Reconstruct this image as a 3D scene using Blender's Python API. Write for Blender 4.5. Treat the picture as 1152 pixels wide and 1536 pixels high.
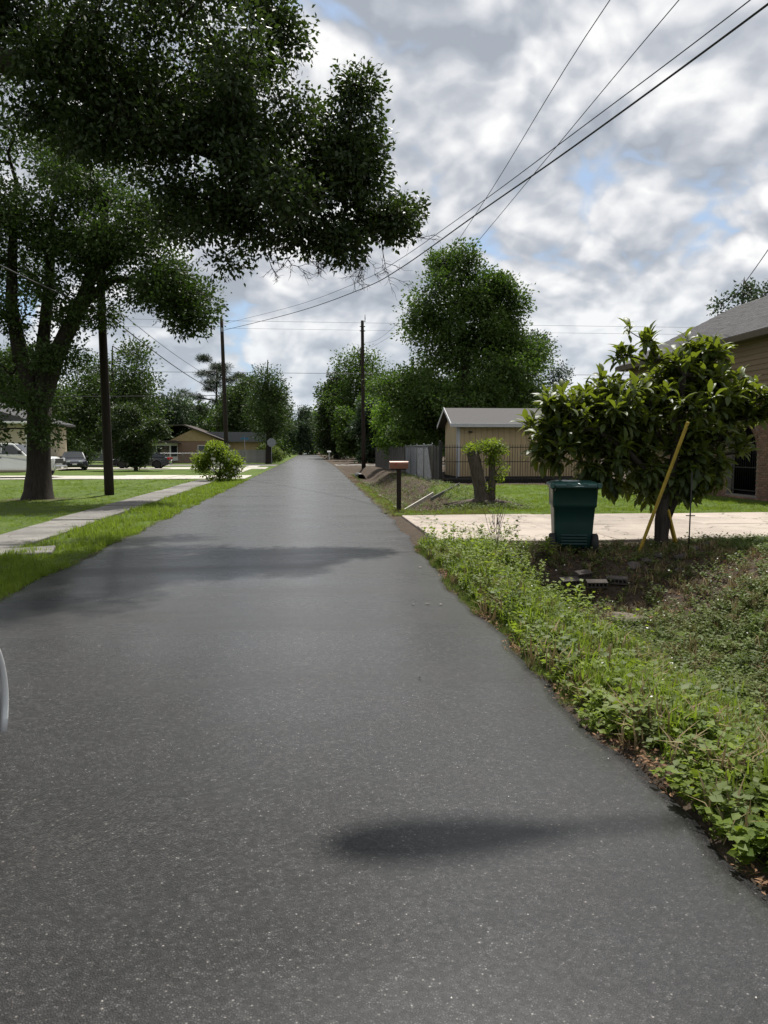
import bpy, bmesh, math, random
import numpy as np
from mathutils import Vector, Matrix

for o in list(bpy.data.objects):
    bpy.data.objects.remove(o, do_unlink=True)
scene = bpy.context.scene
COL = scene.collection
R = math.radians

# ------------------------------------------------------------------ camera
cam_d = bpy.data.cameras.new('camera')
cam = bpy.data.objects.new('camera', cam_d)
COL.objects.link(cam)
cam.location = (0, 0, 1.6)
cam.rotation_euler = (R(90 - 4.657), 0, R(-5.525))
cam_d.sensor_fit = 'VERTICAL'
cam_d.sensor_height = 36.0
cam_d.lens = 1154 / 1536 * 36.0
cam_d.clip_start = 0.05
cam_d.clip_end = 3000
scene.camera = cam

# ------------------------------------------------------------------ light
SUN_EL, SUN_AZ = R(62), R(17)          # azimuth clockwise from +Y
SUN = Vector((math.sin(SUN_AZ) * math.cos(SUN_EL), math.cos(SUN_AZ) * math.cos(SUN_EL), math.sin(SUN_EL)))
sd = bpy.data.lights.new('sun', 'SUN')
sd.energy = 5.0
sd.angle = R(1.1)
sd.color = (1.0, 0.965, 0.91)
so = bpy.data.objects.new('sun', sd)
COL.objects.link(so)
so.rotation_euler = SUN.to_track_quat('Z', 'Y').to_euler()
so.location = (0, 0, 60)

world = bpy.data.worlds.new('World')
scene.world = world
world.use_nodes = True
nt = world.node_tree
nt.nodes.clear()


def N(t, typ, **kw):
    n = t.nodes.new(typ)
    for k, v in kw.items():
        if k.startswith('i_'):
            n.inputs[k[2:].replace('_', ' ')].default_value = v
        else:
            setattr(n, k, v)
    return n


def math_node(t, op, a, b=None, clamp=False):
    n = t.nodes.new('ShaderNodeMath')
    n.operation = op
    n.use_clamp = clamp
    for i, v in enumerate((a, b)):
        if v is None:
            continue
        if hasattr(v, 'is_output'):
            t.links.new(v, n.inputs[i])
        else:
            n.inputs[i].default_value = v
    return n.outputs[0]


def mixc(t, fac, a, b, blend='MIX'):
    n = t.nodes.new('ShaderNodeMix')
    n.data_type = 'RGBA'
    n.blend_type = blend
    n.clamp_factor = True
    for sock, v in ((n.inputs[0], fac), (n.inputs[6], a), (n.inputs[7], b)):
        if hasattr(v, 'is_output'):
            t.links.new(v, sock)
        elif sock == n.inputs[0]:
            sock.default_value = v
        else:
            sock.default_value = (*v[:3], 1)
    return n.outputs[2]


def ramp(t, fac, stops, interp='LINEAR'):
    n = t.nodes.new('ShaderNodeValToRGB')
    n.color_ramp.interpolation = interp
    el = n.color_ramp.elements
    while len(el) < len(stops):
        el.new(0.5)
    for e, (p, c) in zip(el, stops):
        e.position = p
        e.color = (c, c, c, 1) if isinstance(c, (int, float)) else (*c[:3], 1)
    t.links.new(fac, n.inputs[0])
    return n.outputs[0]


sky = N(nt, 'ShaderNodeTexSky', sky_type='NISHITA', sun_disc=False, sun_elevation=SUN_EL, sun_rotation=SUN_AZ,
        air_density=1.0, dust_density=1.5, ozone_density=1.0)
tc = N(nt, 'ShaderNodeTexCoord')
sep = N(nt, 'ShaderNodeSeparateXYZ')
nt.links.new(tc.outputs['Generated'], sep.inputs[0])
zc = math_node(nt, 'ADD', math_node(nt, 'MAXIMUM', sep.outputs[2], 0.0), 0.55)
comb = N(nt, 'ShaderNodeCombineXYZ')
nt.links.new(math_node(nt, 'DIVIDE', sep.outputs[0], zc), comb.inputs[0])
nt.links.new(math_node(nt, 'DIVIDE', sep.outputs[1], zc), comb.inputs[1])


def cloud_noise(scale, detail, off, rough=0.55, dist=0.3):
    m = N(nt, 'ShaderNodeMapping')
    m.inputs['Location'].default_value = off
    nt.links.new(comb.outputs[0], m.inputs[0])
    n = N(nt, 'ShaderNodeTexNoise', noise_dimensions='3D')
    n.inputs['Scale'].default_value = scale
    n.inputs['Detail'].default_value = detail
    n.inputs['Roughness'].default_value = rough
    n.inputs['Distortion'].default_value = dist
    nt.links.new(m.outputs[0], n.inputs['Vector'])
    return n.outputs[0]


def cloud_field(dx, dy):
    """billows: smooth cells warped by noise, broken up by fine noise"""
    m = N(nt, 'ShaderNodeMapping')
    m.inputs['Location'].default_value = (5.2 + dx, 2.9 + dy, 0.4)
    nt.links.new(comb.outputs[0], m.inputs[0])
    w = N(nt, 'ShaderNodeTexNoise', noise_dimensions='3D')
    w.inputs['Scale'].default_value = 4.2
    w.inputs['Detail'].default_value = 3
    nt.links.new(m.outputs[0], w.inputs['Vector'])
    wv = N(nt, 'ShaderNodeVectorMath', operation='MULTIPLY_ADD')
    wv.inputs[1].default_value = (0.2, 0.2, 0.2)
    nt.links.new(w.outputs['Color'], wv.inputs[0])
    nt.links.new(m.outputs[0], wv.inputs[2])
    tot = None
    for sc, wt in ((3.6, .52), (8.5, .31), (19.0, .17), (42.0, .08)):
        v = N(nt, 'ShaderNodeTexVoronoi', feature='F1')
        v.inputs['Scale'].default_value = sc
        nt.links.new(wv.outputs[0], v.inputs['Vector'])
        q = math_node(nt, 'MULTIPLY', math_node(nt, 'SUBTRACT', 1.0, v.outputs['Distance']), wt)
        tot = q if tot is None else math_node(nt, 'ADD', tot, q)
    n = N(nt, 'ShaderNodeTexNoise', noise_dimensions='3D')
    n.inputs['Scale'].default_value = 2.2
    n.inputs['Detail'].default_value = 7
    n.inputs['Roughness'].default_value = 0.55
    nt.links.new(m.outputs[0], n.inputs['Vector'])
    return math_node(nt, 'ADD', math_node(nt, 'MULTIPLY', tot, .55), math_node(nt, 'MULTIPLY', n.outputs[0], .75))


cov = cloud_field(0, 0)
cov_lit = cloud_field(-.022, -.045)      # the same field a step towards the sun
big = cloud_noise(1.1, 4, (9.1, 4.4, 2.0), 0.5)
mask = ramp(nt, cov, [(0.5, 0.0), (0.585, 1.0)], 'EASE')
relief = math_node(nt, 'ADD', math_node(nt, 'MULTIPLY', math_node(nt, 'SUBTRACT', cov, cov_lit), 3.3), 0.5)
thick = math_node(nt, 'ADD', math_node(nt, 'MULTIPLY', relief, 0.6),
                  math_node(nt, 'MULTIPLY', math_node(nt, 'SUBTRACT', 1.0, big), 0.5))
cloud_col = ramp(nt, thick, [(0.34, (2.6, 2.85, 3.25)), (0.5, (3.7, 3.9, 4.25)), (0.61, (5.0, 5.1, 5.3)), (0.74, (6.4, 6.4, 6.4))])
# low horizon cloud is paler and bluer through more air
hz = ramp(nt, sep.outputs[2], [(0.0, 1.0), (0.22, 0.0)])
cloud_col = mixc(nt, math_node(nt, 'MULTIPLY', hz, 0.55), cloud_col, (3.9, 4.5, 5.1))
skyc = mixc(nt, mask, mixc(nt, 0.6, sky.outputs[0], (2.3, 3.3, 4.7)), cloud_col)
bg = N(nt, 'ShaderNodeBackground')
bg.inputs[1].default_value = 0.1
nt.links.new(skyc, bg.inputs[0])
wo = N(nt, 'ShaderNodeOutputWorld')
nt.links.new(bg.outputs[0], wo.inputs[0])
world.cycles.sampling_method = 'MANUAL'
world.cycles.sample_map_resolution = 256

vs = scene.view_settings
vs.view_transform = 'Standard'
vs.look = 'None'
vs.gamma = 1.0
vs.exposure = 0.64
scene.render.engine = 'CYCLES'
cy = scene.cycles
cy.max_bounces = 6
cy.diffuse_bounces = 3
cy.glossy_bounces = 3
cy.transmission_bounces = 4
cy.transparent_max_bounces = 6
cy.use_denoising = True
cy.caustics_reflective = False
cy.caustics_refractive = False

rng = np.random.default_rng(7)
random.seed(7)


# ------------------------------------------------------------------ materials
def new_mat(name):
    m = bpy.data.materials.new(name)
    m.use_nodes = True
    t = m.node_tree
    b = t.nodes['Principled BSDF']
    return m, t, b


def noise(t, scale, detail=4, rough=0.55, vec=None, dist=0.0):
    n = t.nodes.new('ShaderNodeTexNoise')
    n.inputs['Scale'].default_value = scale
    n.inputs['Detail'].default_value = detail
    n.inputs['Roughness'].default_value = rough
    n.inputs['Distortion'].default_value = dist
    if vec is None:
        vec = coords(t)
    t.links.new(vec, n.inputs['Vector'])
    return n.outputs[0]


def coords(t, kind='Position'):
    for n in t.nodes:
        if kind == 'Position' and n.type == 'NEW_GEOMETRY':
            return n.outputs['Position']
        if kind == 'Object' and n.type == 'TEX_COORD':
            return n.outputs['Object']
    if kind == 'Position':
        return t.nodes.new('ShaderNodeNewGeometry').outputs['Position']
    return t.nodes.new('ShaderNodeTexCoord').outputs['Object']


def scaled(t, vec, s):
    n = t.nodes.new('ShaderNodeVectorMath')
    n.operation = 'MULTIPLY'
    t.links.new(vec, n.inputs[0])
    n.inputs[1].default_value = s
    return n.outputs[0]


def bump(t, b, h, strength, dist=0.01):
    n = t.nodes.new('ShaderNodeBump')
    n.inputs['Strength'].default_value = strength
    n.inputs['Distance'].default_value = dist
    t.links.new(h, n.inputs['Height'])
    t.links.new(n.outputs[0], b.inputs['Normal'])


def simple(name, c1, c2=None, rough=0.7, scale=6.0, metal=0.0, spec=0.4, bmp=0.0, stretch=None, kind='Object', coat=0.0, rnd=0.0):
    m, t, b = new_mat(name)
    b.inputs['Roughness'].default_value = rough
    b.inputs['Metallic'].default_value = metal
    b.inputs['Specular IOR Level'].default_value = spec
    if coat:
        b.inputs['Coat Weight'].default_value = coat
    if c2 is None:
        c2 = tuple(x * 0.8 for x in c1)
    vec = coords(t, kind)
    if stretch:
        vec = scaled(t, vec, stretch)
    f = ramp(t, noise(t, scale, 6, 0.6, vec), [(0.32, 0.0), (0.68, 1.0)])
    c = mixc(t, f, c1, c2)
    if rnd:
        oi = t.nodes.new('ShaderNodeObjectInfo')
        mr = t.nodes.new('ShaderNodeMapRange')
        mr.inputs[3].default_value = 1 - rnd
        mr.inputs[4].default_value = 1 + rnd
        t.links.new(oi.outputs['Random'], mr.inputs[0])
        hs = t.nodes.new('ShaderNodeHueSaturation')
        t.links.new(mr.outputs[0], hs.inputs['Value'])
        t.links.new(c, hs.inputs['Color'])
        c = hs.outputs[0]
    t.links.new(c, b.inputs['Base Color'])
    if bmp:
        bump(t, b, noise(t, scale * 3, 6, 0.65, vec), bmp)
    return m


def leaf_mat(name, dark, light, trans=(0.1, 0.2, 0.02), tmix=0.3, rough=0.6, spec=0.2, clump=0.6):
    m, t, b = new_mat(name)
    at = N(t, 'ShaderNodeAttribute', attribute_name='var')
    cl = ramp(t, noise(t, clump, 2), [(0.35, 0.0), (0.65, 1.0)])
    f = math_node(t, 'ADD', math_node(t, 'MULTIPLY', at.outputs['Fac'], 0.6), math_node(t, 'MULTIPLY', cl, 0.4))
    c = mixc(t, f, dark, light)
    t.links.new(c, b.inputs['Base Color'])
    b.inputs['Roughness'].default_value = rough
    b.inputs['Specular IOR Level'].default_value = spec
    tr = t.nodes.new('ShaderNodeBsdfTranslucent')
    tr.inputs[0].default_value = (*trans, 1)
    mx = t.nodes.new('ShaderNodeMixShader')
    mx.inputs[0].default_value = tmix
    t.links.new(b.outputs[0], mx.inputs[1])
    t.links.new(tr.outputs[0], mx.inputs[2])
    t.links.new(mx.outputs[0], t.nodes['Material Output'].inputs[0])
    return m


M = {}


def asphalt():
    m, t, b = new_mat('asphalt')
    p = coords(t)
    v = t.nodes.new('ShaderNodeTexVoronoi')
    v.inputs['Scale'].default_value = 125
    t.links.new(p, v.inputs['Vector'])
    sv = t.nodes.new('ShaderNodeSeparateColor')
    t.links.new(v.outputs['Color'], sv.inputs[0])
    stone = ramp(t, sv.outputs[0], [(0.0, (0.018, 0.018, 0.019)), (0.5, (0.052, 0.052, 0.053)), (0.9, (0.09, 0.089, 0.087)),
                                    (0.975, (0.13, 0.128, 0.122)), (0.993, (0.3, 0.29, 0.27))], 'LINEAR')
    gap = ramp(t, v.outputs['Distance'], [(0.25, 1.0), (0.62, 0.25)])
    fine = ramp(t, noise(t, 260, 3, 0.6), [(0.3, 0.7), (0.7, 1.3)])
    c = mixc(t, 1.0, stone, gap, 'MULTIPLY')
    c = mixc(t, 1.0, c, fine, 'MULTIPLY')
    c = mixc(t, 1.0, c, (.41, .413, .418), 'MULTIPLY')
    sx = t.nodes.new('ShaderNodeSeparateXYZ')
    t.links.new(p, sx.inputs[0])
    xw = math_node(t, 'ADD', sx.outputs[0], math_node(t, 'MULTIPLY', math_node(t, 'SUBTRACT', noise(t, .8, 4, .6), .5), 1.1))
    lane = ramp(t, math_node(t, 'DIVIDE', math_node(t, 'ADD', xw, 3.6), 5.6), [(0.0, .8), (.14, 1.0), (.3, 1.12), (.45, .98), (.62, 1.18), (.8, 1.0), (.93, .66)])
    c = mixc(t, 1.0, c, lane, 'MULTIPLY')
    broad = ramp(t, noise(t, 0.35, 4, 0.55, scaled(t, p, (1.0, 0.35, 1.0))), [(0.3, (0.88, 0.87, 0.87)), (0.7, (1.16, 1.12, 1.08))])
    c = mixc(t, 1.0, c, broad, 'MULTIPLY')
    v2 = t.nodes.new('ShaderNodeTexVoronoi')
    v2.inputs['Scale'].default_value = 52
    t.links.new(p, v2.inputs['Vector'])
    s2 = t.nodes.new('ShaderNodeSeparateColor')
    t.links.new(v2.outputs['Color'], s2.inputs[0])
    c = mixc(t, 1.0, c, ramp(t, s2.outputs[0], [(0.0, 0.35), (0.5, 0.9), (1.0, 1.75)]), 'MULTIPLY')
    mid = ramp(t, noise(t, 5.5, 4, 0.65), [(0.3, 0.86), (0.7, 1.14)])
    c = mixc(t, 1.0, c, mid, 'MULTIPLY')
    rust = ramp(t, noise(t, 1.5, 5, 0.6, scaled(t, p, (1, 0.8, 1))), [(0.52, 0.0), (0.75, 0.45)])
    c = mixc(t, rust, c, mixc(t, 1.0, c, (1.28, .95, .82), 'MULTIPLY'))
    b.inputs['Roughness'].default_value = 0.62
    wear = ramp(t, noise(t, 1.0, 5, 0.6, scaled(t, p, (0.22, 0.9, 1.0))), [(0.3, 0.0), (0.7, 0.2)])
    b.inputs['Roughness'].default_value = 0.68
    t.links.new(math_node(t, 'SUBTRACT', 0.72, math_node(t, 'MULTIPLY', wear, 1.0)), b.inputs['Coat Weight'])
    t.links.new(math_node(t, 'ADD', math_node(t, 'MULTIPLY', wear, .5), 0.225), b.inputs['Coat Roughness'])
    b.inputs['Specular IOR Level'].default_value = 0.25
    t.links.new(c, b.inputs['Base Color'])
    h = math_node(t, 'ADD', math_node(t, 'MULTIPLY', gap, 0.8), math_node(t, 'MULTIPLY', sv.outputs[0], 0.5))
    bump(t, b, h, 0.7, 0.006)
    return m


M['asphalt'] = asphalt()


def ground_mat():
    m, t, b = new_mat('ground_soil_and_turf')
    p = coords(t)
    at = N(t, 'ShaderNodeAttribute', attribute_name='dirt')
    n1 = noise(t, 0.5, 5, 0.6)
    n2 = noise(t, 14, 6, 0.7)
    n3 = noise(t, 90, 3, 0.6)
    turf = mixc(t, ramp(t, n1, [(0.35, 0.0), (0.65, 1.0)]), (0.045, 0.082, 0.012), (0.085, 0.125, 0.02))
    turf = mixc(t, ramp(t, n2, [(0.45, 0.0), (0.75, 0.75)]), turf, (0.1, 0.105, 0.035))
    turf = mixc(t, 1.0, turf, ramp(t, n3, [(0.3, 0.55), (0.7, 1.4)]), 'MULTIPLY')
    soil = mixc(t, ramp(t, n2, [(0.3, 0.0), (0.7, 1.0)]), (0.03, 0.022, 0.016), (0.088, 0.066, 0.046))
    soil = mixc(t, 1.0, soil, ramp(t, n3, [(0.3, 0.65), (0.7, 1.35)]), 'MULTIPLY')
    f = math_node(t, 'ADD', at.outputs['Fac'], math_node(t, 'MULTIPLY', math_node(t, 'SUBTRACT', n2, 0.5), 1.3))
    f = ramp(t, f, [(0.38, 0.0), (0.62, 1.0)])
    t.links.new(mixc(t, f, turf, soil), b.inputs['Base Color'])
    b.inputs['Roughness'].default_value = 0.95
    b.inputs['Specular IOR Level'].default_value = 0.15
    bump(t, b, noise(t, 30, 8, 0.75), 0.8, 0.05)
    return m


M['ground'] = ground_mat()


def concrete(name, c1, c2, stain=0.5):
    m, t, b = new_mat(name)
    n1 = noise(t, 1.1, 7, 0.65)
    n2 = noise(t, 24, 6, 0.7)
    c = mixc(t, ramp(t, n1, [(0.35, 0.0), (0.7, 1.0)]), c1, c2)
    c = mixc(t, ramp(t, n2, [(0.35, 0.0), (0.8, stain)]), c, tuple(x * 0.55 for x in c1))
    c = mixc(t, 1.0, c, ramp(t, noise(t, 160, 3, 0.6), [(0.3, 0.8), (0.7, 1.15)]), 'MULTIPLY')
    wv = t.nodes.new('ShaderNodeVectorMath')
    wv.operation = 'MULTIPLY_ADD'
    nz = t.nodes.new('ShaderNodeTexNoise')
    nz.inputs['Scale'].default_value = 1.7
    nz.inputs['Detail'].default_value = 5
    t.links.new(coords(t), nz.inputs['Vector'])
    t.links.new(nz.outputs['Color'], wv.inputs[0])
    wv.inputs[1].default_value = (1.2, 1.2, 0)
    t.links.new(coords(t), wv.inputs[2])
    cr = t.nodes.new('ShaderNodeTexVoronoi')
    cr.feature = 'DISTANCE_TO_EDGE'
    cr.inputs['Scale'].default_value = 0.55
    t.links.new(wv.outputs[0], cr.inputs['Vector'])
    c = mixc(t, ramp(t, cr.outputs['Distance'], [(0.004, 0.75), (0.012, 0.0)]), c, (0.06, 0.05, 0.04))
    c = mixc(t, ramp(t, noise(t, 0.45, 5, 0.6), [(0.5, 0.0), (0.75, 0.45)]), c, tuple(x * .5 for x in c1))
    oi = t.nodes.new('ShaderNodeObjectInfo')
    mr = t.nodes.new('ShaderNodeMapRange')
    mr.inputs[3].default_value = 0.85
    mr.inputs[4].default_value = 1.12
    t.links.new(oi.outputs['Random'], mr.inputs[0])
    hs = t.nodes.new('ShaderNodeHueSaturation')
    t.links.new(mr.outputs[0], hs.inputs['Value'])
    t.links.new(c, hs.inputs['Color'])
    t.links.new(hs.outputs[0], b.inputs['Base Color'])
    b.inputs['Roughness'].default_value = 0.9
    b.inputs['Specular IOR Level'].default_value = 0.25
    bump(t, b, n2, 0.35, 0.01)
    return m


M['drive'] = concrete('pinkish_concrete', (0.3, 0.255, 0.215), (0.4, 0.345, 0.29), 0.45)
M['walk'] = concrete('weathered_concrete', (0.14, 0.132, 0.12), (0.24, 0.228, 0.205), 0.7)
M['pale_drive'] = concrete('pale_concrete', (0.36, 0.34, 0.29), (0.46, 0.43, 0.37), 0.3)
M['bark'] = simple('bark', (0.05, 0.041, 0.034), (0.022, 0.018, 0.015), 0.95, 7, spec=0.15, bmp=1.0, stretch=(3, 3, 0.5))
M['bark_pale'] = simple('bark_pale', (0.11, 0.09, 0.072), (0.045, 0.037, 0.03), 0.95, 8, spec=0.15, bmp=1.0, stretch=(3, 3, 0.5))
M['pole'] = simple('creosote_wood', (0.035, 0.026, 0.02), (0.018, 0.014, 0.011), 0.9, 5, spec=0.2, bmp=0.5, stretch=(6, 6, 0.3))
M['wire'] = simple('wire', (0.02, 0.02, 0.022), None, 0.6, 4)
M['steel'] = simple('galvanised_steel', (0.3, 0.31, 0.32), (0.22, 0.23, 0.24), 0.45, 9, metal=0.8)
M['dark_metal'] = simple('black_iron', (0.012, 0.012, 0.013), (0.02, 0.018, 0.016), 0.5, 9)
M['oak'] = leaf_mat('oak_leaves', (0.016, 0.027, 0.010), (0.042, 0.06, 0.018), (0.07, 0.12, 0.014), 0.2, 0.5, 0.25)
M['ash'] = leaf_mat('ash_leaves', (0.022, 0.038, 0.010), (0.052, 0.078, 0.02), (0.09, 0.17, 0.02), 0.17)
M['elm'] = leaf_mat('elm_leaves', (0.022, 0.042, 0.010), (0.08, 0.118, 0.026), (0.11, 0.21, 0.02), 0.24, clump=0.35)
M['elm_b'] = leaf_mat('grey_green_leaves', (0.02, 0.034, 0.018), (0.046, 0.068, 0.034), (0.07, 0.12, 0.04), 0.2, clump=0.35)
M['lime'] = leaf_mat('lime_leaves', (0.04, 0.085, 0.012), (0.11, 0.18, 0.025), (0.2, 0.36, 0.03), 0.35, clump=0.5)
M['pine'] = leaf_mat('pine_needles', (0.022, 0.036, 0.016), (0.045, 0.066, 0.03), (0.05, 0.08, 0.02), 0.12)
M['loquat'] = leaf_mat('loquat_leaves', (0.018, 0.032, 0.010), (0.085, 0.11, 0.022), (0.22, 0.28, 0.02), 0.27, 0.5, 0.3, clump=1.2)
M['weed'] = leaf_mat('weed_leaves', (0.042, 0.075, 0.012), (0.165, 0.21, 0.025), (0.28, 0.38, 0.03), 0.35, clump=1.4)
M['weed_dull'] = leaf_mat('dull_weed_leaves', (0.035, 0.058, 0.014), (0.125, 0.155, 0.035), (0.16, 0.22, 0.04), 0.28, clump=1.6)
M['grass'] = leaf_mat('grass_blades', (0.055, 0.094, 0.010), (0.14, 0.19, 0.02), (0.26, 0.37, 0.03), 0.35, 0.55, clump=0.8)
M['straw'] = leaf_mat('straw', (0.13, 0.095, 0.05), (0.3, 0.24, 0.13), (0.2, 0.15, 0.06), 0.15, 0.8, 0.15, clump=2)
M['litter'] = leaf_mat('dead_leaves', (0.06, 0.026, 0.014), (0.27, 0.16, 0.085), (0.15, 0.08, 0.03), 0.15, 0.8, 0.2, clump=3)
M['petal'] = simple('white_petals', (0.72, 0.7, 0.66), (0.6, 0.58, 0.52), 0.8, 10)


# ------------------------------------------------------------------ mesh helpers
class MB:
    """collects shapes into one mesh"""
    def __init__(s):
        s.v, s.f, s.smooth = [], [], []

    def add(s, vs, fs, smooth=False):
        o = len(s.v)
        s.v += [tuple(v) for v in vs]
        s.f += [tuple(i + o for i in f) for f in fs]
        s.smooth += [smooth] * len(fs)
        return s

    def box(s, lo, hi, bev=0.0):
        x0, y0, z0 = lo
        x1, y1, z1 = hi
        if bev <= 0:
            v = [(x0, y0, z0), (x1, y0, z0), (x1, y1, z0), (x0, y1, z0), (x0, y0, z1), (x1, y0, z1), (x1, y1, z1), (x0, y1, z1)]
            f = [(0, 3, 2, 1), (4, 5, 6, 7), (0, 1, 5, 4), (1, 2, 6, 5), (2, 3, 7, 6), (3, 0, 4, 7)]
            return s.add(v, f)
        b = min(bev, (x1 - x0) * .45, (y1 - y0) * .45, (z1 - z0) * .45)

        def ring(z, i):
            return [(x0 + i, y0 + b, z), (x0 + b, y0 + i, z), (x1 - b, y0 + i, z), (x1 - i, y0 + b, z),
                    (x1 - i, y1 - b, z), (x1 - b, y1 - i, z), (x0 + b, y1 - i, z), (x0 + i, y1 - b, z)]
        rings = [ring(z0, b * .9), ring(z0 + b, 0), ring(z1 - b, 0), ring(z1, b * .9)]
        return s.loft(rings, smooth=False)

    def loft(s, rings, caps=True, smooth=True, closed=True):
        n = len(rings[0])
        v = [p for r in rings for p in r]
        f = []
        for i in range(len(rings) - 1):
            for j in range(n if closed else n - 1):
                k = (j + 1) % n
                f.append((i * n + j, i * n + k, (i + 1) * n + k, (i + 1) * n + j))
        o = len(s.v)
        s.add(v, f, smooth)
        if caps:
            s.add([], [])
            s.f.append(tuple(o + j for j in reversed(range(n))))
            s.f.append(tuple(o + (len(rings) - 1) * n + j for j in range(n)))
            s.smooth += [False, False]
        return s

    def tube(s, pts, rad, n=8, caps=True, wob=0.0):
        pts = [Vector(p) for p in pts]
        if not hasattr(rad, '__len__'):
            rad = [rad] * len(pts)
        rings = []
        t0 = (pts[1] - pts[0]).normalized()
        u = t0.orthogonal().normalized()
        for i, p in enumerate(pts):
            t = (pts[min(i + 1, len(pts) - 1)] - pts[max(i - 1, 0)]).normalized()
            u = (u - t * u.dot(t)).normalized()
            w = t.cross(u)
            rings.append([p + (u * math.cos(a) + w * math.sin(a)) * rad[i] * (1 + wob * math.sin(a * 3 + i * .4) + wob * random.uniform(-.6, .6))
                          for a in (2 * math.pi * j / n for j in range(n))])
        return s.loft(rings, caps)

    def lathe(s, prof, axis='Z', c=(0, 0, 0), n=16, caps=True):
        rings = []
        for r, h in prof:
            ring = []
            for j in range(n):
                a = 2 * math.pi * j / n
                p = (r * math.cos(a), r * math.sin(a), h)
                if axis == 'X':
                    p = (h, r * math.cos(a), r * math.sin(a))
                elif axis == 'Y':
                    p = (r * math.sin(a), h, r * math.cos(a))
                ring.append((p[0] + c[0], p[1] + c[1], p[2] + c[2]))
            rings.append(ring)
        return s.loft(rings, caps)

    def prism(s, poly, y0, y1, plane='XZ'):
        def P(a, b, d):
            return (a, d, b) if plane == 'XZ' else ((d, a, b) if plane == 'YZ' else (a, b, d))
        n = len(poly)
        v = [P(a, b, y0) for a, b in poly] + [P(a, b, y1) for a, b in poly]
        f = [(i, (i + 1) % n, n + (i + 1) % n, n + i) for i in range(n)]
        f += [tuple(range(n))[::-1], tuple(range(n, 2 * n))]
        return s.add(v, f)

    def mesh(s, name, mat):
        me = bpy.data.meshes.new(name)
        me.from_pydata(s.v, [], s.f)
        me.polygons.foreach_set('use_smooth', s.smooth)
        me.materials.append(M[mat] if isinstance(mat, str) else mat)
        bm = bmesh.new()
        bm.from_mesh(me)
        bmesh.ops.recalc_face_normals(bm, faces=bm.faces)
        bm.to_mesh(me)
        bm.free()
        me.update()
        return me

    def build(s, name, mat, parent=None, loc=(0, 0, 0), rot=(0, 0, 0)):
        return link(name, s.mesh(name, mat), parent, loc, rot)


def link(name, me, parent=None, loc=(0, 0, 0), rot=(0, 0, 0), scale=None):
    o = bpy.data.objects.new(name, me)
    COL.objects.link(o)
    o.parent = parent
    o.location = loc
    o.rotation_euler = rot
    if scale is not None:
        o.scale = scale
    return o


def thing(name, label, cat, loc=(0, 0, 0), rz=0.0, group=None):
    o = bpy.data.objects.new(name, None)
    o.empty_display_size = 0.2
    COL.objects.link(o)
    o.location = loc
    o.rotation_euler = (0, 0, rz)
    return tag(o, label, cat, group)


def tag(o, label, cat, group=None):
    o['label'] = label
    o['category'] = cat
    if group:
        o['group'] = group
    return o


def structure(o):
    o['kind'] = 'structure'
    return o


def stuff(o, label=None, cat=None):
    o['kind'] = 'stuff'
    if label:
        o['label'] = label
        o['category'] = cat
    return o


def copy_tree(o, parent=None):
    c = o.copy()
    COL.objects.link(c)
    c.parent = parent
    for ch in o.children:
        copy_tree(ch, c)
    return c


def tri_mesh(name, V, T, mat, var=None, smooth=False):
    """V (n,3), T (m,3) numpy -> mesh, quick"""
    me = bpy.data.meshes.new(name)
    me.vertices.add(len(V))
    me.vertices.foreach_set('co', np.asarray(V, dtype=np.float32).ravel())
    m = len(T)
    me.loops.add(m * 3)
    me.loops.foreach_set('vertex_index', np.asarray(T, dtype=np.int32).ravel())
    me.polygons.add(m)
    me.polygons.foreach_set('loop_start', np.arange(m, dtype=np.int32) * 3)
    if smooth:
        me.polygons.foreach_set('use_smooth', np.ones(m, dtype=bool))
    me.materials.append(M[mat] if isinstance(mat, str) else mat)
    if var is not None:
        a = me.attributes.new('var', 'FLOAT', 'POINT')
        a.data.foreach_set('value', np.asarray(var, dtype=np.float32))
    me.update(calc_edges=True)
    me.validate()
    return me


# leaf templates: axis along +X, normal +Z, unit length
LEAF = (np.array([[0, 0, 0], [.45, .26, .07], [1, 0, -.04], [.45, -.26, .07]]), np.array([[0, 2, 1], [0, 3, 2]]))
NEEDLE = (np.array([[0, .03, 0], [1, 0, 0], [0, -.03, 0], [.9, .3, .05], [.9, -.3, .05], [0.8, 0.05, .3], [0.8, .05, -.3]]),
          np.array([[0, 1, 2], [0, 3, 2], [0, 4, 2], [0, 5, 2], [0, 6, 2]]))


def long_leaf():
    v, f = [], []
    for i, (x, w, z) in enumerate([(0, .015, 0), (.28, .10, .05), (.6, .145, .03), (.85, .085, -.06), (1, 0.0, -.15)]):
        v += [(x, w, z + w * .35), (x, 0, z), (x, -w, z + w * .35)]
    for i in range(4):
        a, b = i * 3, i * 3 + 3
        for k in (0, 1):
            f += [(a + k, a + k + 1, b + k + 1), (a + k, b + k + 1, b + k)]
    return np.array(v), np.array(f)


LONG = long_leaf()


def norm(a):
    return a / np.maximum(np.linalg.norm(a, axis=1, keepdims=True), 1e-9)


def place(tpl, pos, axis, nrm, size, wid=1.0):
    """copies of a template at pos with x-axis = axis, z ~ nrm"""
    tv, tf = tpl
    x = norm(axis)
    y = norm(np.cross(nrm, x))
    z = np.cross(x, y)
    n = len(pos)
    size = np.broadcast_to(np.asarray(size, float), (n,))
    V = (tv[None, :, 0, None] * x[:, None, :] + tv[None, :, 1, None] * wid * y[:, None, :] + tv[None, :, 2, None] * z[:, None, :])
    V = V * size[:, None, None] + pos[:, None, :]
    T = tf[None] + (np.arange(n) * len(tv))[:, None, None]
    return V.reshape(-1, 3), T.reshape(-1, 3)


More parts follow.
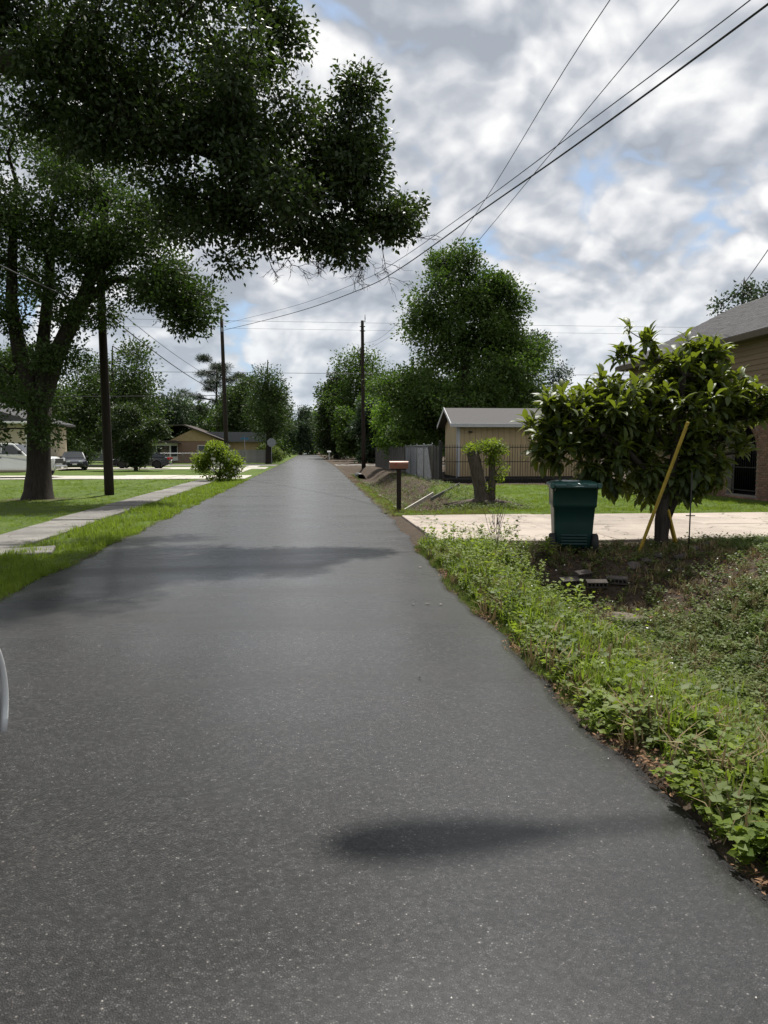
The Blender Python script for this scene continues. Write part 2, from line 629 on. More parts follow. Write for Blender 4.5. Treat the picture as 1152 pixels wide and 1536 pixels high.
def joinVT(parts):
    V, T, o = [], [], 0
    for v, t in parts:
        V.append(v)
        T.append(t + o)
        o += len(v)
    return np.vstack(V), np.vstack(T)


# ------------------------------------------------------------------ trees
def sample_blobs(blobs, r, k=9):
    """twig ends: gathered in sprays inside each lobe of the crown"""
    out = []
    for c, rad, n in blobs:
        m = max(3, n // k)
        d = norm(r.normal(size=(m, 3)))
        q = r.random(m) ** 0.38
        sub = np.array(c) + d * q[:, None] * np.array(rad)
        pick = r.integers(0, m, n)
        out.append(sub[pick] + np.clip(r.normal(size=(n, 3)), -1.6, 1.6) * np.array(rad) * 0.155)
    return np.vstack(out)


def grow(trunks, tips, r, step=0.35, wob=0.12, arch=0.12):
    """skeleton: trunk polylines, then every tip is joined to the nearest wood already there"""
    P, par, rad0 = [], [], []
    for tr in trunks:
        pts, rads, start = tr
        prev = start
        for p, q in zip(pts, rads):
            P.append(np.array(p, float))
            par.append(prev)
            rad0.append(q)
            prev = len(P) - 1
    ntr = len(P)
    low = min(p[2] for p in P)
    P = np.array(P)
    first = np.array([min(np.linalg.norm(P - t, axis=1)) for t in tips])
    buf = np.zeros((len(tips) * 60 + ntr, 3))
    buf[:ntr] = P
    cnt = ntr
    hmin = min(t[2] for t in tips) * 0.0 + (low + 0.12 * (P[:, 2].max() - low))
    tipnode = []
    for k in np.argsort(first):
        t = tips[k]
        d = buf[:cnt] - t
        dist = np.linalg.norm(d, axis=1) + 0.35 * np.maximum(d[:, 2], 0) + np.where(buf[:cnt, 2] < hmin, 50, 0)
        i = int(np.argmin(dist))
        q = buf[i].copy()
        L = np.linalg.norm(t - q)
        n = max(1, min(40, int(math.ceil(L / step))))
        prev = i
        side = r.normal(size=3) * wob * L
        for j in range(1, n + 1):
            s = j / n
            p = q + (t - q) * s + side * s * (1 - s) + np.array([0, 0, arch * L * s * (1 - s)])
            if j < n:
                p = p + r.normal(size=3) * 0.02 * step
            if cnt >= len(buf):
                buf = np.vstack([buf, np.zeros((2000, 3))])
            buf[cnt] = p
            par.append(prev)
            prev = cnt
            cnt += 1
        tipnode.append(prev)
    P = buf[:cnt]
    w = np.zeros(cnt)
    w[tipnode] = 1
    for i in range(cnt - 1, -1, -1):
        if w[i] == 0:
            w[i] = 1
        if par[i] >= 0:
            w[par[i]] += w[i]
    return P, np.array(par), w, np.array(rad0), ntr, tipnode


def wood(P, par, w, rad0, ntr, rtip=0.012, power=0.5, rmax=9, sides=5):
    rad = np.minimum(rtip * w ** power, rmax)
    rad[:ntr] = rad0
    idx = np.array([i for i in range(len(P)) if par[i] >= 0])
    a, b = P[par[idx]], P[idx]
    ra, rb = rad[par[idx]], rad[idx]
    ra = np.where(idx >= ntr, np.minimum(ra, rb * 1.6), ra)
    t = norm(b - a + 1e-9)
    u = norm(np.cross(t, np.where(np.abs(t[:, 2:3]) > .8, [[1.0, 0, 0]], [[0, 0, 1.0]])))
    v = np.cross(t, u)
    a = a - t * (ra * 0.3)[:, None]
    ang = np.arange(sides) * 2 * math.pi / sides
    ring = np.cos(ang)[None, :, None] * u[:, None, :] + np.sin(ang)[None, :, None] * v[:, None, :]
    A = a[:, None, :] + ring * ra[:, None, None]
    B = b[:, None, :] + ring * rb[:, None, None]
    V = np.concatenate([A, B], 1).reshape(-1, 3)
    f = []
    for j in range(sides):
        k = (j + 1) % sides
        f += [(j, k, sides + k), (j, sides + k, sides + j)]
    T = np.array(f)[None] + (np.arange(len(idx)) * 2 * sides)[:, None, None]
    return V, T.reshape(-1, 3)


def make_leaves(centres, per, spread, size, r, tpl=LEAF, up=0.5, droop=0.15, flat=0.75, wid=1.0):
    n = len(centres) * per
    c = np.repeat(centres, per, 0)
    off = np.clip(r.normal(size=(n, 3)), -1.7, 1.7) * spread
    off[:, 2] *= flat
    pos = c + off
    ax = norm(off) + r.normal(size=(n, 3)) * 0.6
    ax[:, 2] -= droop
    nr = r.normal(size=(n, 3)) * 0.8
    nr[:, 2] += up
    s = size * r.uniform(.65, 1.25, n)
    V, T = place(tpl, pos, ax, nr, s, wid)
    var = np.repeat(np.clip(r.normal(.45, .25, n), 0, 1), len(tpl[0]))
    return V, T, var


def tree(name, label, loc, trunks, blobs, leaf, per, spread, size, seed, bark='bark', group=None, cat='tree', tpl=LEAF, rtip=0.012,
         rmax=0.2, power=0.5, step=0.35, up=0.5, droop=0.15, bare=None, trunk_sides=14, flat=0.75, arch=0.12, wid=1.0, trunk_only=False, wobt=0.05):
    """coordinates of trunks and blobs are relative to loc"""
    r = np.random.default_rng(seed)
    random.seed(seed)
    tips = sample_blobs(blobs, r)
    root = thing(name, label, cat, loc, 0, group)
    nb = 0
    alltips = tips
    if bare is not None:
        bt = sample_blobs(bare, r)
        nb = len(bt)
        alltips = np.vstack([tips, bt])
    P, par, w, rad0, ntr, tn = grow(trunks, alltips, r, step=step, arch=arch)
    V, T = wood(P, par, w, rad0, ntr, rtip, power, rmax, 3 if loc[1] > 45 else 5)
    link('branches', tri_mesh('branches', V, T, bark, smooth=True), root)
    mb = MB()
    for pts, rads, st in trunks:
        dense, dr = [], []
        for i in range(len(pts) - 1):
            k = max(2, int((Vector(pts[i + 1]) - Vector(pts[i])).length / .4))
            for j in range(k):
                s = j / k
                dense.append(Vector(pts[i]).lerp(Vector(pts[i + 1]), s))
                dr.append(rads[i] * (1 - s) + rads[i + 1] * s)
        dense.append(Vector(pts[-1]))
        dr.append(rads[-1])
        mb.tube(dense, [q * 1.04 for q in dr], trunk_sides, wob=wobt)
    mb.build('trunk', bark, root)
    V, T, var = make_leaves(tips, per, spread, size, r, tpl, up, droop, flat, wid)
    link('crown', tri_mesh('crown', V, T, leaf, var), root)
    return root


# ------------------------------------------------------------------ terrain
def edge_noise(y, s):
    return 0.05 * math.sin(y * 1.7 + s) + 0.035 * math.sin(y * 4.1 + 2 * s) + 0.02 * math.sin(y * 9.7 + s)


def road_l(y):
    return -3.33 + min(max((y - 15) / 60, 0), 1) * 0.25 + edge_noise(y, 1.0) * 0.8


def road_r(y):
    b = 1.62 + min(max((y - 9) / 8, 0), 1) * 0.26 + min(max((y - 18) / 50, 0), 1) * 0.5
    return b + edge_noise(y, 3.0) * 0.7


def sm(a, b, x):
    t = min(max((x - a) / (b - a), 0), 1)
    return t * t * (3 - 2 * t)


def hgt(x, y):
    """ground height"""
    rl, rr = road_l(y), road_r(y)
    if rl < x < rr:
        return -0.06
    n = 0.025 * math.sin(x * 2.3 + y * 1.1) + 0.02 * math.sin(x * 5.1 - y * 3.7) + 0.012 * math.sin(x * 11 + y * 9)
    if x <= rl:
        if -6.05 < x < -4.55 and y < 120:
            return -0.012 + n * .2
        return -0.01 + n * .5 * sm(0, 1, rl - x)
    d = x - rr
    if y < 13.4:                      # near ditch
        prof = -0.62 * sm(0.35, 2.0, d) * (1 - sm(2.9, 4.3, d))
        prof *= 1 - sm(10.0, 11.3, y + 0.25 * math.sin(x * 3))
        return prof + 0.05 * sm(3.8, 5, d) + n * (0.4 + sm(0, .5, d)) * (1 - sm(11.4, 12.6, y)) - 0.015 - 0.02 * sm(11.8, 12.6, y)
    if y < 19.0:
        return -0.035 + n * .3 * sm(.5, 1.5, d)
    # ditch beyond the driveway
    a = sm(19.3, 22.0, y - max(0, (x - 3.0)) * 0.9)
    prof = -0.62 * sm(0.25, 1.3, d) * (1 - sm(1.7, 3.2, d))
    end = 1 - sm(70, 74, y)
    mound = 0.12 * sm(2.0, 3.5, d) * sm(24, 28, y) * (1 - sm(5, 7, x))
    return (prof * a + mound) * end + n * .8 * sm(0, .6, d) - 0.01


def dirt(x, y):
    rl, rr = road_l(y), road_r(y)
    if x <= rl:
        d = rl - x
        v = 0.55 * (1 - sm(0, .25, d))
        if -6.6 < x < -4.1:
            v = max(v, .3)
        v = max(v, 0.6 * (1 - sm(.7, 2.2, math.hypot(x + 8.7, y - 25.7))))
        return v
    d = x - rr
    if d < 0:
        return 1
    if y < 13.4:
        v = 0.6 * (1 - sm(.1, .45, d))
        v = max(v, 0.45)
        v = max(v, 1.0 * sm(8.3, 9.6, y) * sm(2.9, 3.5, x) * (1 - sm(6.2, 7.2, x)))
        return v
    if y < 18.6:
        return 1.0 if x < 3.4 else 0.6
    v = 0.6 * (1 - sm(.0, .5, d))
    k = sm(21, 23.5, y - max(0, x - 3) * .8)
    v = max(v, 1.0 * k * sm(.5, 1.1, d))
    lawn = sm(4.2, 5.2, x) * (1 - sm(33, 35, y)) * (1 - sm(30, 33, y) * (1 - sm(5.2, 6.2, x)))
    v *= 1 - lawn * 0.92
    v = max(v, 0.8 * (1 - sm(.5, 1.0, math.hypot(x - 5.0, (y - 21.7)))))
    if y > 37:
        v = max(v, 0.7)
    return v


def axis_list(segs):
    out = []
    for a, b, s in segs:
        n = max(1, int(round((b - a) / s)))
        out += [a + (b - a) * i / n for i in range(n)]
    out.append(segs[-1][1])
    return out


XS = axis_list([(-900, -300, 300), (-300, -60, 60), (-60, -20, 8), (-20, -7, 1.3), (-7, -2.9, .12), (-2.9, 1.4, 1.4), (1.4, 8, .11), (8, 16, .8), (16, 60, 8),
                (60, 300, 60), (300, 900, 300)])
YS = axis_list([(-300, -60, 60), (-60, -6, 6), (-6, 1.5, .8), (1.5, 14, .12), (14, 30, .25), (30, 80, .8), (80, 130, 5), (130, 500, 50), (500, 1500, 500)])
gv = [(x, y, hgt(x, y)) for y in YS for x in XS]
nx = len(XS)
gf = [(j * nx + i, j * nx + i + 1, (j + 1) * nx + i + 1, (j + 1) * nx + i) for j in range(len(YS) - 1) for i in range(nx - 1)]
gm = bpy.data.meshes.new('ground')
gm.from_pydata(gv, [], gf)
at = gm.attributes.new('dirt', 'FLOAT', 'POINT')
at.data.foreach_set('value', np.array([dirt(v[0], v[1]) for v in gv], dtype=np.float32))
gm.polygons.foreach_set('use_smooth', [True] * len(gf))
gm.materials.append(M['ground'])
structure(link('ground', gm))

# road: asphalt sheet with a thin broken edge
ys = axis_list([(-30, 1, 1), (1, 30, .07), (30, 80, .4), (80, 320, 4)])
rings = []
for y in ys:
    a, b = road_l(y), road_r(y)
    rings.append([(a - .03, y, -0.075), (a, y, -0.012), (a + .08, y, 0.0)] + [(a + (b - a) * k / 6, y, 0.012 * math.sin(math.pi * k / 6)) for k in range(1, 6)] +
                 [(b - .08, y, 0.0), (b, y, -0.012), (b + .03, y, -0.075)])
MBr = MB().loft(rings, caps=False, closed=False)
structure(MBr.build('road', 'asphalt'))
# cross street
mb = MB()
for x0, x1 in ((-90, -3.3), (2.6, 90)):
    mb.add([(x0, 75.5, 0.004), (x1, 75.5, .004), (x1, 82.5, .004), (x0, 82.5, .004), (x0, 75.5, -.08), (x1, 75.5, -.08), (x1, 82.5, -.08), (x0, 82.5, -.08)],
           [(0, 1, 2, 3), (0, 4, 5, 1), (3, 2, 6, 7), (0, 3, 7, 4), (1, 5, 6, 2)])
structure(mb.build('cross_street', 'walk'))


def slabs(name, piece, xs, ysl, z, th, mat, jit=0.012, gap=0.008):
    root = bpy.data.objects.new(name, None)
    COL.objects.link(root)
    structure(root)
    for i in range(len(xs) - 1):
        for j in range(len(ysl) - 1):
            x0, x1, y0, y1 = xs[i] + gap, xs[i + 1] - gap, ysl[j] + gap, ysl[j + 1] - gap
            cx, cy_ = (x0 + x1) / 2, (y0 + y1) / 2
            m_ = MB().box((x0 - cx, y0 - cy_, -th), (x1 - cx, y1 - cy_, 0), 0.012)
            m_.build(piece, mat, root, (cx, cy_, z + random.uniform(-jit, jit)), (random.uniform(-.004, .004), random.uniform(-.004, .004), 0))
    return root


slabs('sidewalk', 'slab', [-5.75, -4.68], [4 + 1.52 * i for i in range(25)], 0.035, 0.1, 'walk', .014, .009)
slabs('sidewalk', 'slab', [-5.7, -4.68], [48.2 + 1.75 * i for i in range(16)], 0.035, 0.1, 'pale_drive', .01, .009)
slabs('concrete_driveway', 'slab', [2.2, 5.4, 8.4, 11.4, 14.4, 17.4], [13.0, 15.7, 18.4], 0.02, 0.12, 'drive', .008, .008)
slabs('concrete_driveway', 'slab', [-27, -23, -19, -15, -11, -7.5, -5.75, -4.68, -3.5], [42.2, 47.9], 0.03, 0.12, 'pale_drive', .004, .01)
slabs('concrete_driveway', 'slab', [-33, -28, -23, -18, -13, -8, -3.6], [63.4, 69.0], 0.03, 0.12, 'pale_drive', .004, .01)

# ------------------------------------------------------------------ house beside the concrete driveway
M['siding'] = simple('tan_siding', (0.19, 0.135, 0.085), (0.16, 0.112, 0.07), 0.75, 3, rnd=.05, stretch=(.3, .3, 6))
M['shingle'] = simple('grey_shingle', (0.085, 0.083, 0.084), (0.052, 0.051, 0.053), 0.95, 26, spec=.15, rnd=.18)
M['brick'] = simple('brown_brick', (0.2, 0.115, 0.08), (0.13, 0.08, 0.06), 0.9, 14, spec=.2, bmp=.4, rnd=.25)
M['mortar'] = simple('mortar', (0.2, 0.18, 0.155), (0.14, 0.125, 0.11), 0.95, 20, spec=.15)
M['soffit'] = simple('soffit', (0.1, 0.08, 0.06), None, 0.85, 4)
M['dark_int'] = simple('dark_interior', (0.02, 0.019, 0.018), None, 0.9, 3)
house = thing('two_storey_house', 'two storey brown house with tan lap siding over brick and an arched opening', 'house')
HX, HY0, HY1 = 14.0, 12.0, 33.0
ARC_Y0, ARC_Y1, ARC_S = 23.05, 24.75, 1.55     # arched opening: jambs and spring line
FL = 0.12


def arch_poly(y0, y1, zs, z0):
    c, r = (y0 + y1) / 2, (y1 - y0) / 2
    return [(y0, z0), (y1, z0)] + [(c + r * math.cos(a), zs + r * 1.0 * math.sin(a)) for a in np.linspace(0, math.pi, 17)]


# brick ground floor wall (front face at HX) with arched hole: built from strips
mb = MB()
W0 = HX + .03
ap = arch_poly(ARC_Y0, ARC_Y1, ARC_S, FL)
mb.box((W0, HY0, -.1), (W0 + .25, ARC_Y0, 2.9))
mb.box((W0, ARC_Y1, -.1), (W0 + .25, HY1, 2.9))
mb.box((W0, ARC_Y0, -.1), (W0 + .25, ARC_Y1, FL))
arcpts = [(p[0], p[1]) for p in ap[2:]]
mb.prism([(ARC_Y1, 2.9), (ARC_Y1, ARC_S)] + arcpts[1:-1] + [(ARC_Y0, ARC_S), (ARC_Y0, 2.9)], W0, W0 + .25, 'YZ')
mb.box((W0 + .25, HY1 - .25, -.1), (24, HY1, 2.9))
wall = mb.build('brick_wall', 'mortar', house)
# single bricks on the face around the arch
bm_ = MB().box((-.022, -.1, -.031), (.03, .1, .031), .004).mesh('brick', 'brick')
cand = []
cA, rA = (ARC_Y0 + ARC_Y1) / 2, (ARC_Y1 - ARC_Y0) / 2
row = 0
z = .0
while z < 2.85:
    for k in range(52):
        y = 20.4 + k * .212 + (.106 if row % 2 else 0)
        inside = abs(y - cA) < rA + .09 and (z < ARC_S or (abs(y - cA) ** 2 + (z - ARC_S) ** 2) < (rA + .14) ** 2) and z > FL - .05
        if not inside:
            cand.append((y, z + .035))
    z += .073
    row += 1
cand.sort(key=lambda c: abs(c[0] - cA) * 1.0 + .35 * abs(c[1] - 1))
for y, z in cand[:285]:
    link('brick', bm_, wall, (HX + .03 + random.uniform(-.004, .004), y, z))
rest = MB()
for y, z in cand[285:]:
    rest.box((HX + .01, y - .1, z - .031), (HX + .05, y + .1, z + .031))
stuff(rest.build('brickwork', 'brick', wall))
vous = MB().box((-.03, -.035, -.07), (.03, .035, .07), .004).mesh('arch_brick', 'brick')
for a in np.linspace(0.02, math.pi - .02, 34):
    link('arch_brick', vous, wall, (HX + .025, cA + (rA + .075) * math.cos(a), ARC_S + (rA + .075) * math.sin(a)), (a - math.pi / 2, 0, 0))
# porch behind the arch
mb = MB()
mb.box((HX + .3, 20.5, 0), (HX + 2.2, 28, .1))
mb.box((HX + 2.2, 12.1, 0), (HX + 2.4, 32.6, 2.88))
mb.build('porch', 'dark_int', house)
g = MB()
for k in range(13):
    y = ARC_Y0 + .07 + k * (ARC_Y1 - ARC_Y0 - .14) / 12
    top = ARC_S + math.sqrt(max(0.02, rA ** 2 - (y - cA) ** 2)) - .02
    g.tube([(HX + .17, y, FL + .02), (HX + .17, y, top)], .009, 5)
for z in (.25, 1.0, 1.55):
    g.box((HX + .16, ARC_Y0 + .01, z), (HX + .18, ARC_Y1 - .01, z + .03))
g.build('iron_gate', 'dark_metal', house)
# upper wall: lap siding
mb = MB()
mb.box((HX + .06, HY0, 2.9), (HX + .3, HY1, 5.3))
mb.prism([(HX + .06, 2.9), (24, 2.9), (24, 5.3), (19, 7.9), (HX + .06, 5.3)], HY1 - .3, HY1 - .01)
uw = mb.build('upper_wall', 'soffit', house)
nb_ = 14
lap = MB().add([(0, HY0, 0), (0, HY1, 0), (.028, HY1, .19), (.028, HY0, .19), (.04, HY0, 0), (.04, HY1, 0)],
               [(0, 1, 2, 3), (0, 4, 5, 1), (0, 3, 4), (1, 5, 2)]).mesh('siding_board', 'siding')
for k in range(nb_):
    link('siding_board', lap, uw, (HX + .015, 0, 2.88 + k * .172))
MB().box((HX - .02, HY0, 2.78), (HX + .06, HY1, 2.9), .01).build('band_board', 'soffit', house)
# roof: eave over the wall at x = HX-.35, ridge at x=19
EX, EZ, RX, RZ = HX - .42, 5.22, 19.0, 7.95
mb = MB()
ya, yb = HY0 - .5, HY1 + .45
mb.prism([(EX, EZ), (RX, RZ), (24.4, EZ), (24.4, EZ - .12), (RX, RZ - .14), (EX, EZ - .12)], ya, yb)
roof = mb.build('roof', 'soffit', house)
mb = MB().box((EX - .03, ya, EZ - .2), (EX - .002, yb, EZ - .01), .004)
mb.build('fascia', 'soffit', house)
MB().box((EX, ya + .1, EZ - .19), (HX + .06, yb - .1, EZ - .16)).build('soffit', 'soffit', house)
sl = math.hypot(RX - EX, RZ - EZ)
ang = math.atan2(RZ - EZ, RX - EX)
sh = MB().add([(-.02, -.155, .012), (-.02, .155, .012), (.24, .155, .004), (.24, -.155, .004), (-.02, -.155, -.004), (-.02, .155, -.004)],
              [(0, 1, 2, 3), (4, 5, 1, 0), (0, 3, 4), (1, 5, 2)]).mesh('shingle', 'shingle')
cnt = 0
restV = MB()
rows = int(sl / .2)
for rr_ in range(rows):
    for k in range(74):
        y = yb - .16 - k * .315 - (.157 if rr_ % 2 else 0)
        if y < ya + .1:
            continue
        s = rr_ * .2
        x, z = EX + s * math.cos(ang), EZ + s * math.sin(ang) + .008
        if cnt < 295 and 20.5 < y < 30.5 and rr_ < 10:
            link('shingle', sh, roof, (x, y, z), (0, -ang, random.uniform(-.01, .01)))
            cnt += 1
        else:
            c, q = math.cos(ang), math.sin(ang)
            dz = random.uniform(0, .006)

            def P(a, b, d):
                return (x + a * c - d * q, y + b, z + a * q + d * c)
            restV.add([P(-.02, -.155, .012 + dz), P(-.02, .155, .012 + dz), P(.24, .155, .004 + dz), P(.24, -.155, .004 + dz), P(-.02, -.155, -.004), P(-.02, .155, -.004)],
                      [(0, 1, 2, 3), (4, 5, 1, 0)])
stuff(restV.build('shingles', 'shingle', roof))

# ------------------------------------------------------------------ shed, iron fence, plank fence
M['shed'] = simple('shed_tan', (0.46, 0.36, 0.21), (0.38, 0.29, 0.17), 0.8, 3, rnd=.04, stretch=(3, 3, .4))
M['trim'] = simple('grey_white_trim', (0.5, 0.5, 0.5), (0.42, 0.42, 0.43), 0.7, 4)
M['shed_roof'] = simple('shed_shingle', (0.115, 0.11, 0.108), (0.08, 0.077, 0.076), 0.95, 18, spec=.15, stretch=(1, 4, 1))
shed = thing('garden_shed', 'tan garden shed with grooved siding and grey shingle roof behind black iron fence', 'shed', (7.6, 39.2, 0))
SW, SD, SH = 7.6, 3.6, 2.95
MB().box((.02, .02, 0), (SW - .02, SD - .02, SH)).build('wall', 'soffit', shed)
bd = MB().box((0, 0, 0), (.288, .03, SH - .22), .008).mesh('siding_board', 'shed')
for k in range(int(SW / .3)):
    link('siding_board', bd, shed, (k * .3 + .04, -.012, .2))
bd2 = MB().prism([(0, 0), (.288, 0), (.288, 1), (0, 1)], -.03, 0.0, 'YZ').mesh('siding_board', 'shed')
for k in range(12):
    yc = k * .3 + .15
    hh = SH - .22 + .72 * (1 - abs(yc - SD / 2) / (SD / 2))
    link('siding_board', bd2, shed, (.02, k * .3, .2), (0, 0, 0), (1, 1, hh))
MB().prism([(0, SH), (SD / 2, SH + .78), (SD, SH)], 0.0, SW, 'YZ').build('gable', 'soffit', shed)
MB().box((-.05, -.035, .1), (.12, -.013, SH - .02), .006).build('corner_trim', 'trim', shed)
MB().box((-.05, -.035, .1), (-.03, .12, SH - .02), .006).build('corner_trim', 'trim', shed)
MB().prism([(-.35, SH - .06), (SD / 2, SH + .86), (SD + .35, SH - .06), (SD + .35, SH - .14), (SD / 2, SH + .78), (-.35, SH - .14)], -.4, SW + .4, 'YZ').build('roof', 'shed_roof', shed)
MB().box((-.42, -.375, SH - .22), (SW + .42, -.352, SH - .03), .006).build('fascia', 'trim', shed)
for s in (0, 1):
    y0, y1 = (-.36, SD / 2) if s == 0 else (SD + .36, SD / 2)
    MB().prism([(y0, SH - .22), (y1, SH + .72), (y1, SH + .89), (y0, SH - .04)], -.432, -.402, 'YZ').build('barge_board', 'trim', shed)
MB().box((.55, -.1, SH - .5), (.75, -.04, SH - .42)).build('vent', 'dark_metal', shed)
MB().box((-.03, -.05, 0), (SW + .03, SD, .2), .01).build('skirting', 'dark_int', shed)

FY = 35.6
fen = thing('iron_fence', 'black iron picket fence in front of tan shed', 'fence', (6.15, FY, 0))
pk = MB()
pk.box((-.009, -.009, .12), (.009, .009, 1.78))
pk.add([(-.011, -.011, 1.78), (.011, -.011, 1.78), (.011, .011, 1.78), (-.011, .011, 1.78), (0, 0, 1.86)], [(0, 1, 4), (1, 2, 4), (2, 3, 4), (3, 0, 4)])
pkm = pk.mesh('picket', 'dark_metal')
FL_ = 7.8
for k in range(int(FL_ / .125)):
    if k % 20:
        link('picket', pkm, fen, (k * .125, 0, random.uniform(-.004, .004)))
for z in (.22, 1.0, 1.68):
    MB().box((0, -.014, z), (FL_, .014, z + .035)).build('rail', 'dark_metal', fen)
for k in range(4):
    MB().box((k * 2.5 - .03, -.03, 0), (k * 2.5 + .03, .03, 1.92), .005).build('post', 'dark_metal', fen)
MB().box((0.1, .05, 0), (FL_, .1, .2)).build('kick_board', 'dark_int', fen)
MB().box((-.13, -.06, 0), (-.04, .06, 2.0), .008).build('gate_post', 'dark_metal', fen)

M['old_wood'] = simple('weathered_planks', (0.125, 0.12, 0.112), (0.07, 0.066, 0.06), 0.95, 3, spec=.1, rnd=.22, stretch=(5, 5, .5), bmp=.4)
pf = thing('plank_fence', 'weathered grey plank fence running along the ditch under the trees', 'fence', (6.1, 36, 0))
pl = MB().box((-.012, 0, .05), (.012, .142, 1.75), .004).mesh('plank', 'old_wood')
for k in range(232):
    if k in (40, 41, 77):
        continue
    o = link('plank', pl, pf, (random.uniform(-.008, .008), k * .152, random.uniform(-.05, .05)), (random.uniform(-.015, .015), random.uniform(-.02, .02), 0))
    o.scale.z = random.uniform(.95, 1.03)
for z in (.35, 1.35):
    MB().box((.02, 0, z), (.06, 35.3, z + .09)).build('rail', 'old_wood', pf)
for k in range(15):
    MB().box((.06, k * 2.4, 0), (.15, k * 2.4 + .09, 1.8)).build('post', 'old_wood', pf)
cl = thing('wire_fence', 'galvanised chain link fence standing before the grey planks', 'fence', (5.75, 34.9, 0))
for k in range(5):
    MB().lathe([(.03, 0), (.03, 1.85), (.034, 1.86), (.01, 1.9)], n=8).build('post', 'steel', cl, (.06 * k, 1.0 + k * 3.0, 0))
MB().tube([(0, 1, 1.8), (.24, 13, 1.8)], .02, 6).build('top_rail', 'steel', cl)
mw = MB()
for k in range(170):
    y = 1.0 + k * .075
    for s in (-1, 1):
        y2 = y + s * 1.7
        z0, z1 = .05, 1.75
        if y2 < 1:
            z1 = .05 + (y - 1) / 1.7 * 1.7
            y2 = 1
        if y2 > 13:
            z1 = .05 + (13 - y)
            y2 = 13
        if y <= 13 and z1 > z0 + .02:
            mw.tube([(.02 * (y - 1), y, z0), (.02 * (y2 - 1), y2, z1)], .0035, 3, caps=False)
mw.build('wire_mesh', 'steel', cl)

# ------------------------------------------------------------------ houses across the road
M['cream'] = simple('cream_wall', (0.5, 0.43, 0.31), (0.44, 0.38, 0.27), 0.85, 3)
M['white_paint'] = simple('white_paint', (0.74, 0.73, 0.7), (0.66, 0.65, 0.62), 0.6, 4)
M['tan_wall'] = simple('tan_wall', (0.42, 0.31, 0.17), (0.36, 0.26, 0.14), 0.85, 3)
M['glass'] = simple('window_glass', (0.015, 0.018, 0.02), None, 0.08, 3, spec=.6)
ch = thing('cream_house', 'cream walled house with white downspout beside white pickup truck', 'house', (-20.1, 57.5, 0))
MB().box((-14, 0, 0), (0, 9, 3.5)).build('wall', 'cream', ch)
MB().prism([(-14.6, 3.45), (.6, 3.45), (.6, 3.6), (-7, 6.0), (-14.6, 3.6)], -.6, 9.6).build('roof', 'shingle', ch)
MB().box((-14.6, -.72, 3.42), (.62, -.61, 3.58), .02).build('gutter', 'white_paint', ch)
MB().tube([(-.06, -.66, 3.42), (-.06, -.3, 3.2), (-.05, -.06, 3.0), (-.05, -.06, .25), (.15, -.2, .08)], .05, 6).build('downspout', 'white_paint', ch)
w_ = MB().box((-4.2, -.05, 1.0), (-2.4, -.01, 2.4)).build('window', 'white_paint', ch)
for k in range(2):
    MB().box((-4.1 + k * .85, -.07, 1.1), (-3.35 + k * .85, -.052, 2.3)).build('pane', 'glass', w_)
cb_ = MB().box((-14, -.02, 0), (0, -.004, .16)).mesh('siding_board', 'cream')
for k in range(20):
    link('siding_board', cb_, ch, (0, 0, .05 + k * .17))

M['red_brick'] = simple('pale_red_brick', (0.27, 0.17, 0.13), (0.21, 0.13, 0.1), 0.9, 8)
M['brown_roof'] = simple('brown_roof', (0.09, 0.075, 0.068), (0.06, 0.052, 0.05), 0.95, 8, spec=.1)
M['grey_roof'] = simple('grey_roof', (0.16, 0.165, 0.175), (0.12, 0.125, 0.135), 0.9, 8, spec=.15)
th_ = thing('tan_gable_house', 'low tan gabled house with brick front and white bay window beyond crossing', 'house', (-18.6, 92, 0))
MB().box((0, 0, 0), (8.2, 9, 2.6)).build('wall', 'red_brick', th_)
MB().prism([(2.2, 2.55), (8.4, 2.55), (5.2, 4.0)], -.06, .2).build('gable', 'tan_wall', th_)
MB().prism([(-1.2, 2.5), (2.3, 4.3), (4.0, 4.35), (8.9, 2.5), (8.9, 2.62), (4.1, 4.5), (2.2, 4.45), (-1.2, 2.62)], -.5, 9.4).build('roof', 'brown_roof', th_)
MB().prism([(4, 2.5), (13.5, 2.5), (13.2, 3.7), (4, 3.7)], 3.0, 9.0).build('roof', 'grey_roof', th_)
MB().box((8.2, 3.5, 0), (13.0, 8.8, 2.5)).build('wall', 'tan_wall', th_)
bay = MB().prism([(.3, 0), (1.0, -.8), (2.6, -.8), (3.3, 0)], .3, 2.3, 'XY').build('bay_window', 'white_paint', th_)
MB().box((1.1, -.84, .8), (2.5, -.81, 2.0)).build('pane', 'glass', bay)
MB().prism([(.4, -.13), (.46, -.17), (.97, -.78), (.92, -.75)], .8, 2.0, 'XY').build('pane', 'glass', bay)
MB().prism([(2.68, -.75), (3.22, -.12), (3.26, -.14), (2.7, -.79)], .8, 2.0, 'XY').build('pane', 'glass', bay)
MB().prism([(-.2, 2.3), (3.8, 2.3), (3.2, 2.62), (.3, 2.62)], -1.2, .1).build('bay_roof', 'brown_roof', th_)
w_ = MB().box((5.6, -.05, 1.2), (7.0, -.01, 2.1)).build('window', 'white_paint', th_)
MB().box((5.68, -.07, 1.28), (6.92, -.052, 2.02)).build('pane', 'glass', w_)
MB().tube([(1.2, 2, 4.1), (1.2, 2, 4.75)], .09, 8).build('roof_vent', 'steel', th_)
gh = thing('small_grey_house', 'small grey house half hidden behind hedge and dark sedan', 'house', (-36, 112, 0))
MB().box((0, 0, 0), (9, 7, 2.7)).build('wall', 'grey_roof', gh)
MB().prism([(-.6, 2.6), (9.6, 2.6), (4.5, 4.9)], -.5, 7.5).build('roof', 'shingle', gh)
w_ = MB().box((5.5, -.06, 1.0), (6.9, -.01, 2.2)).build('window', 'white_paint', gh)
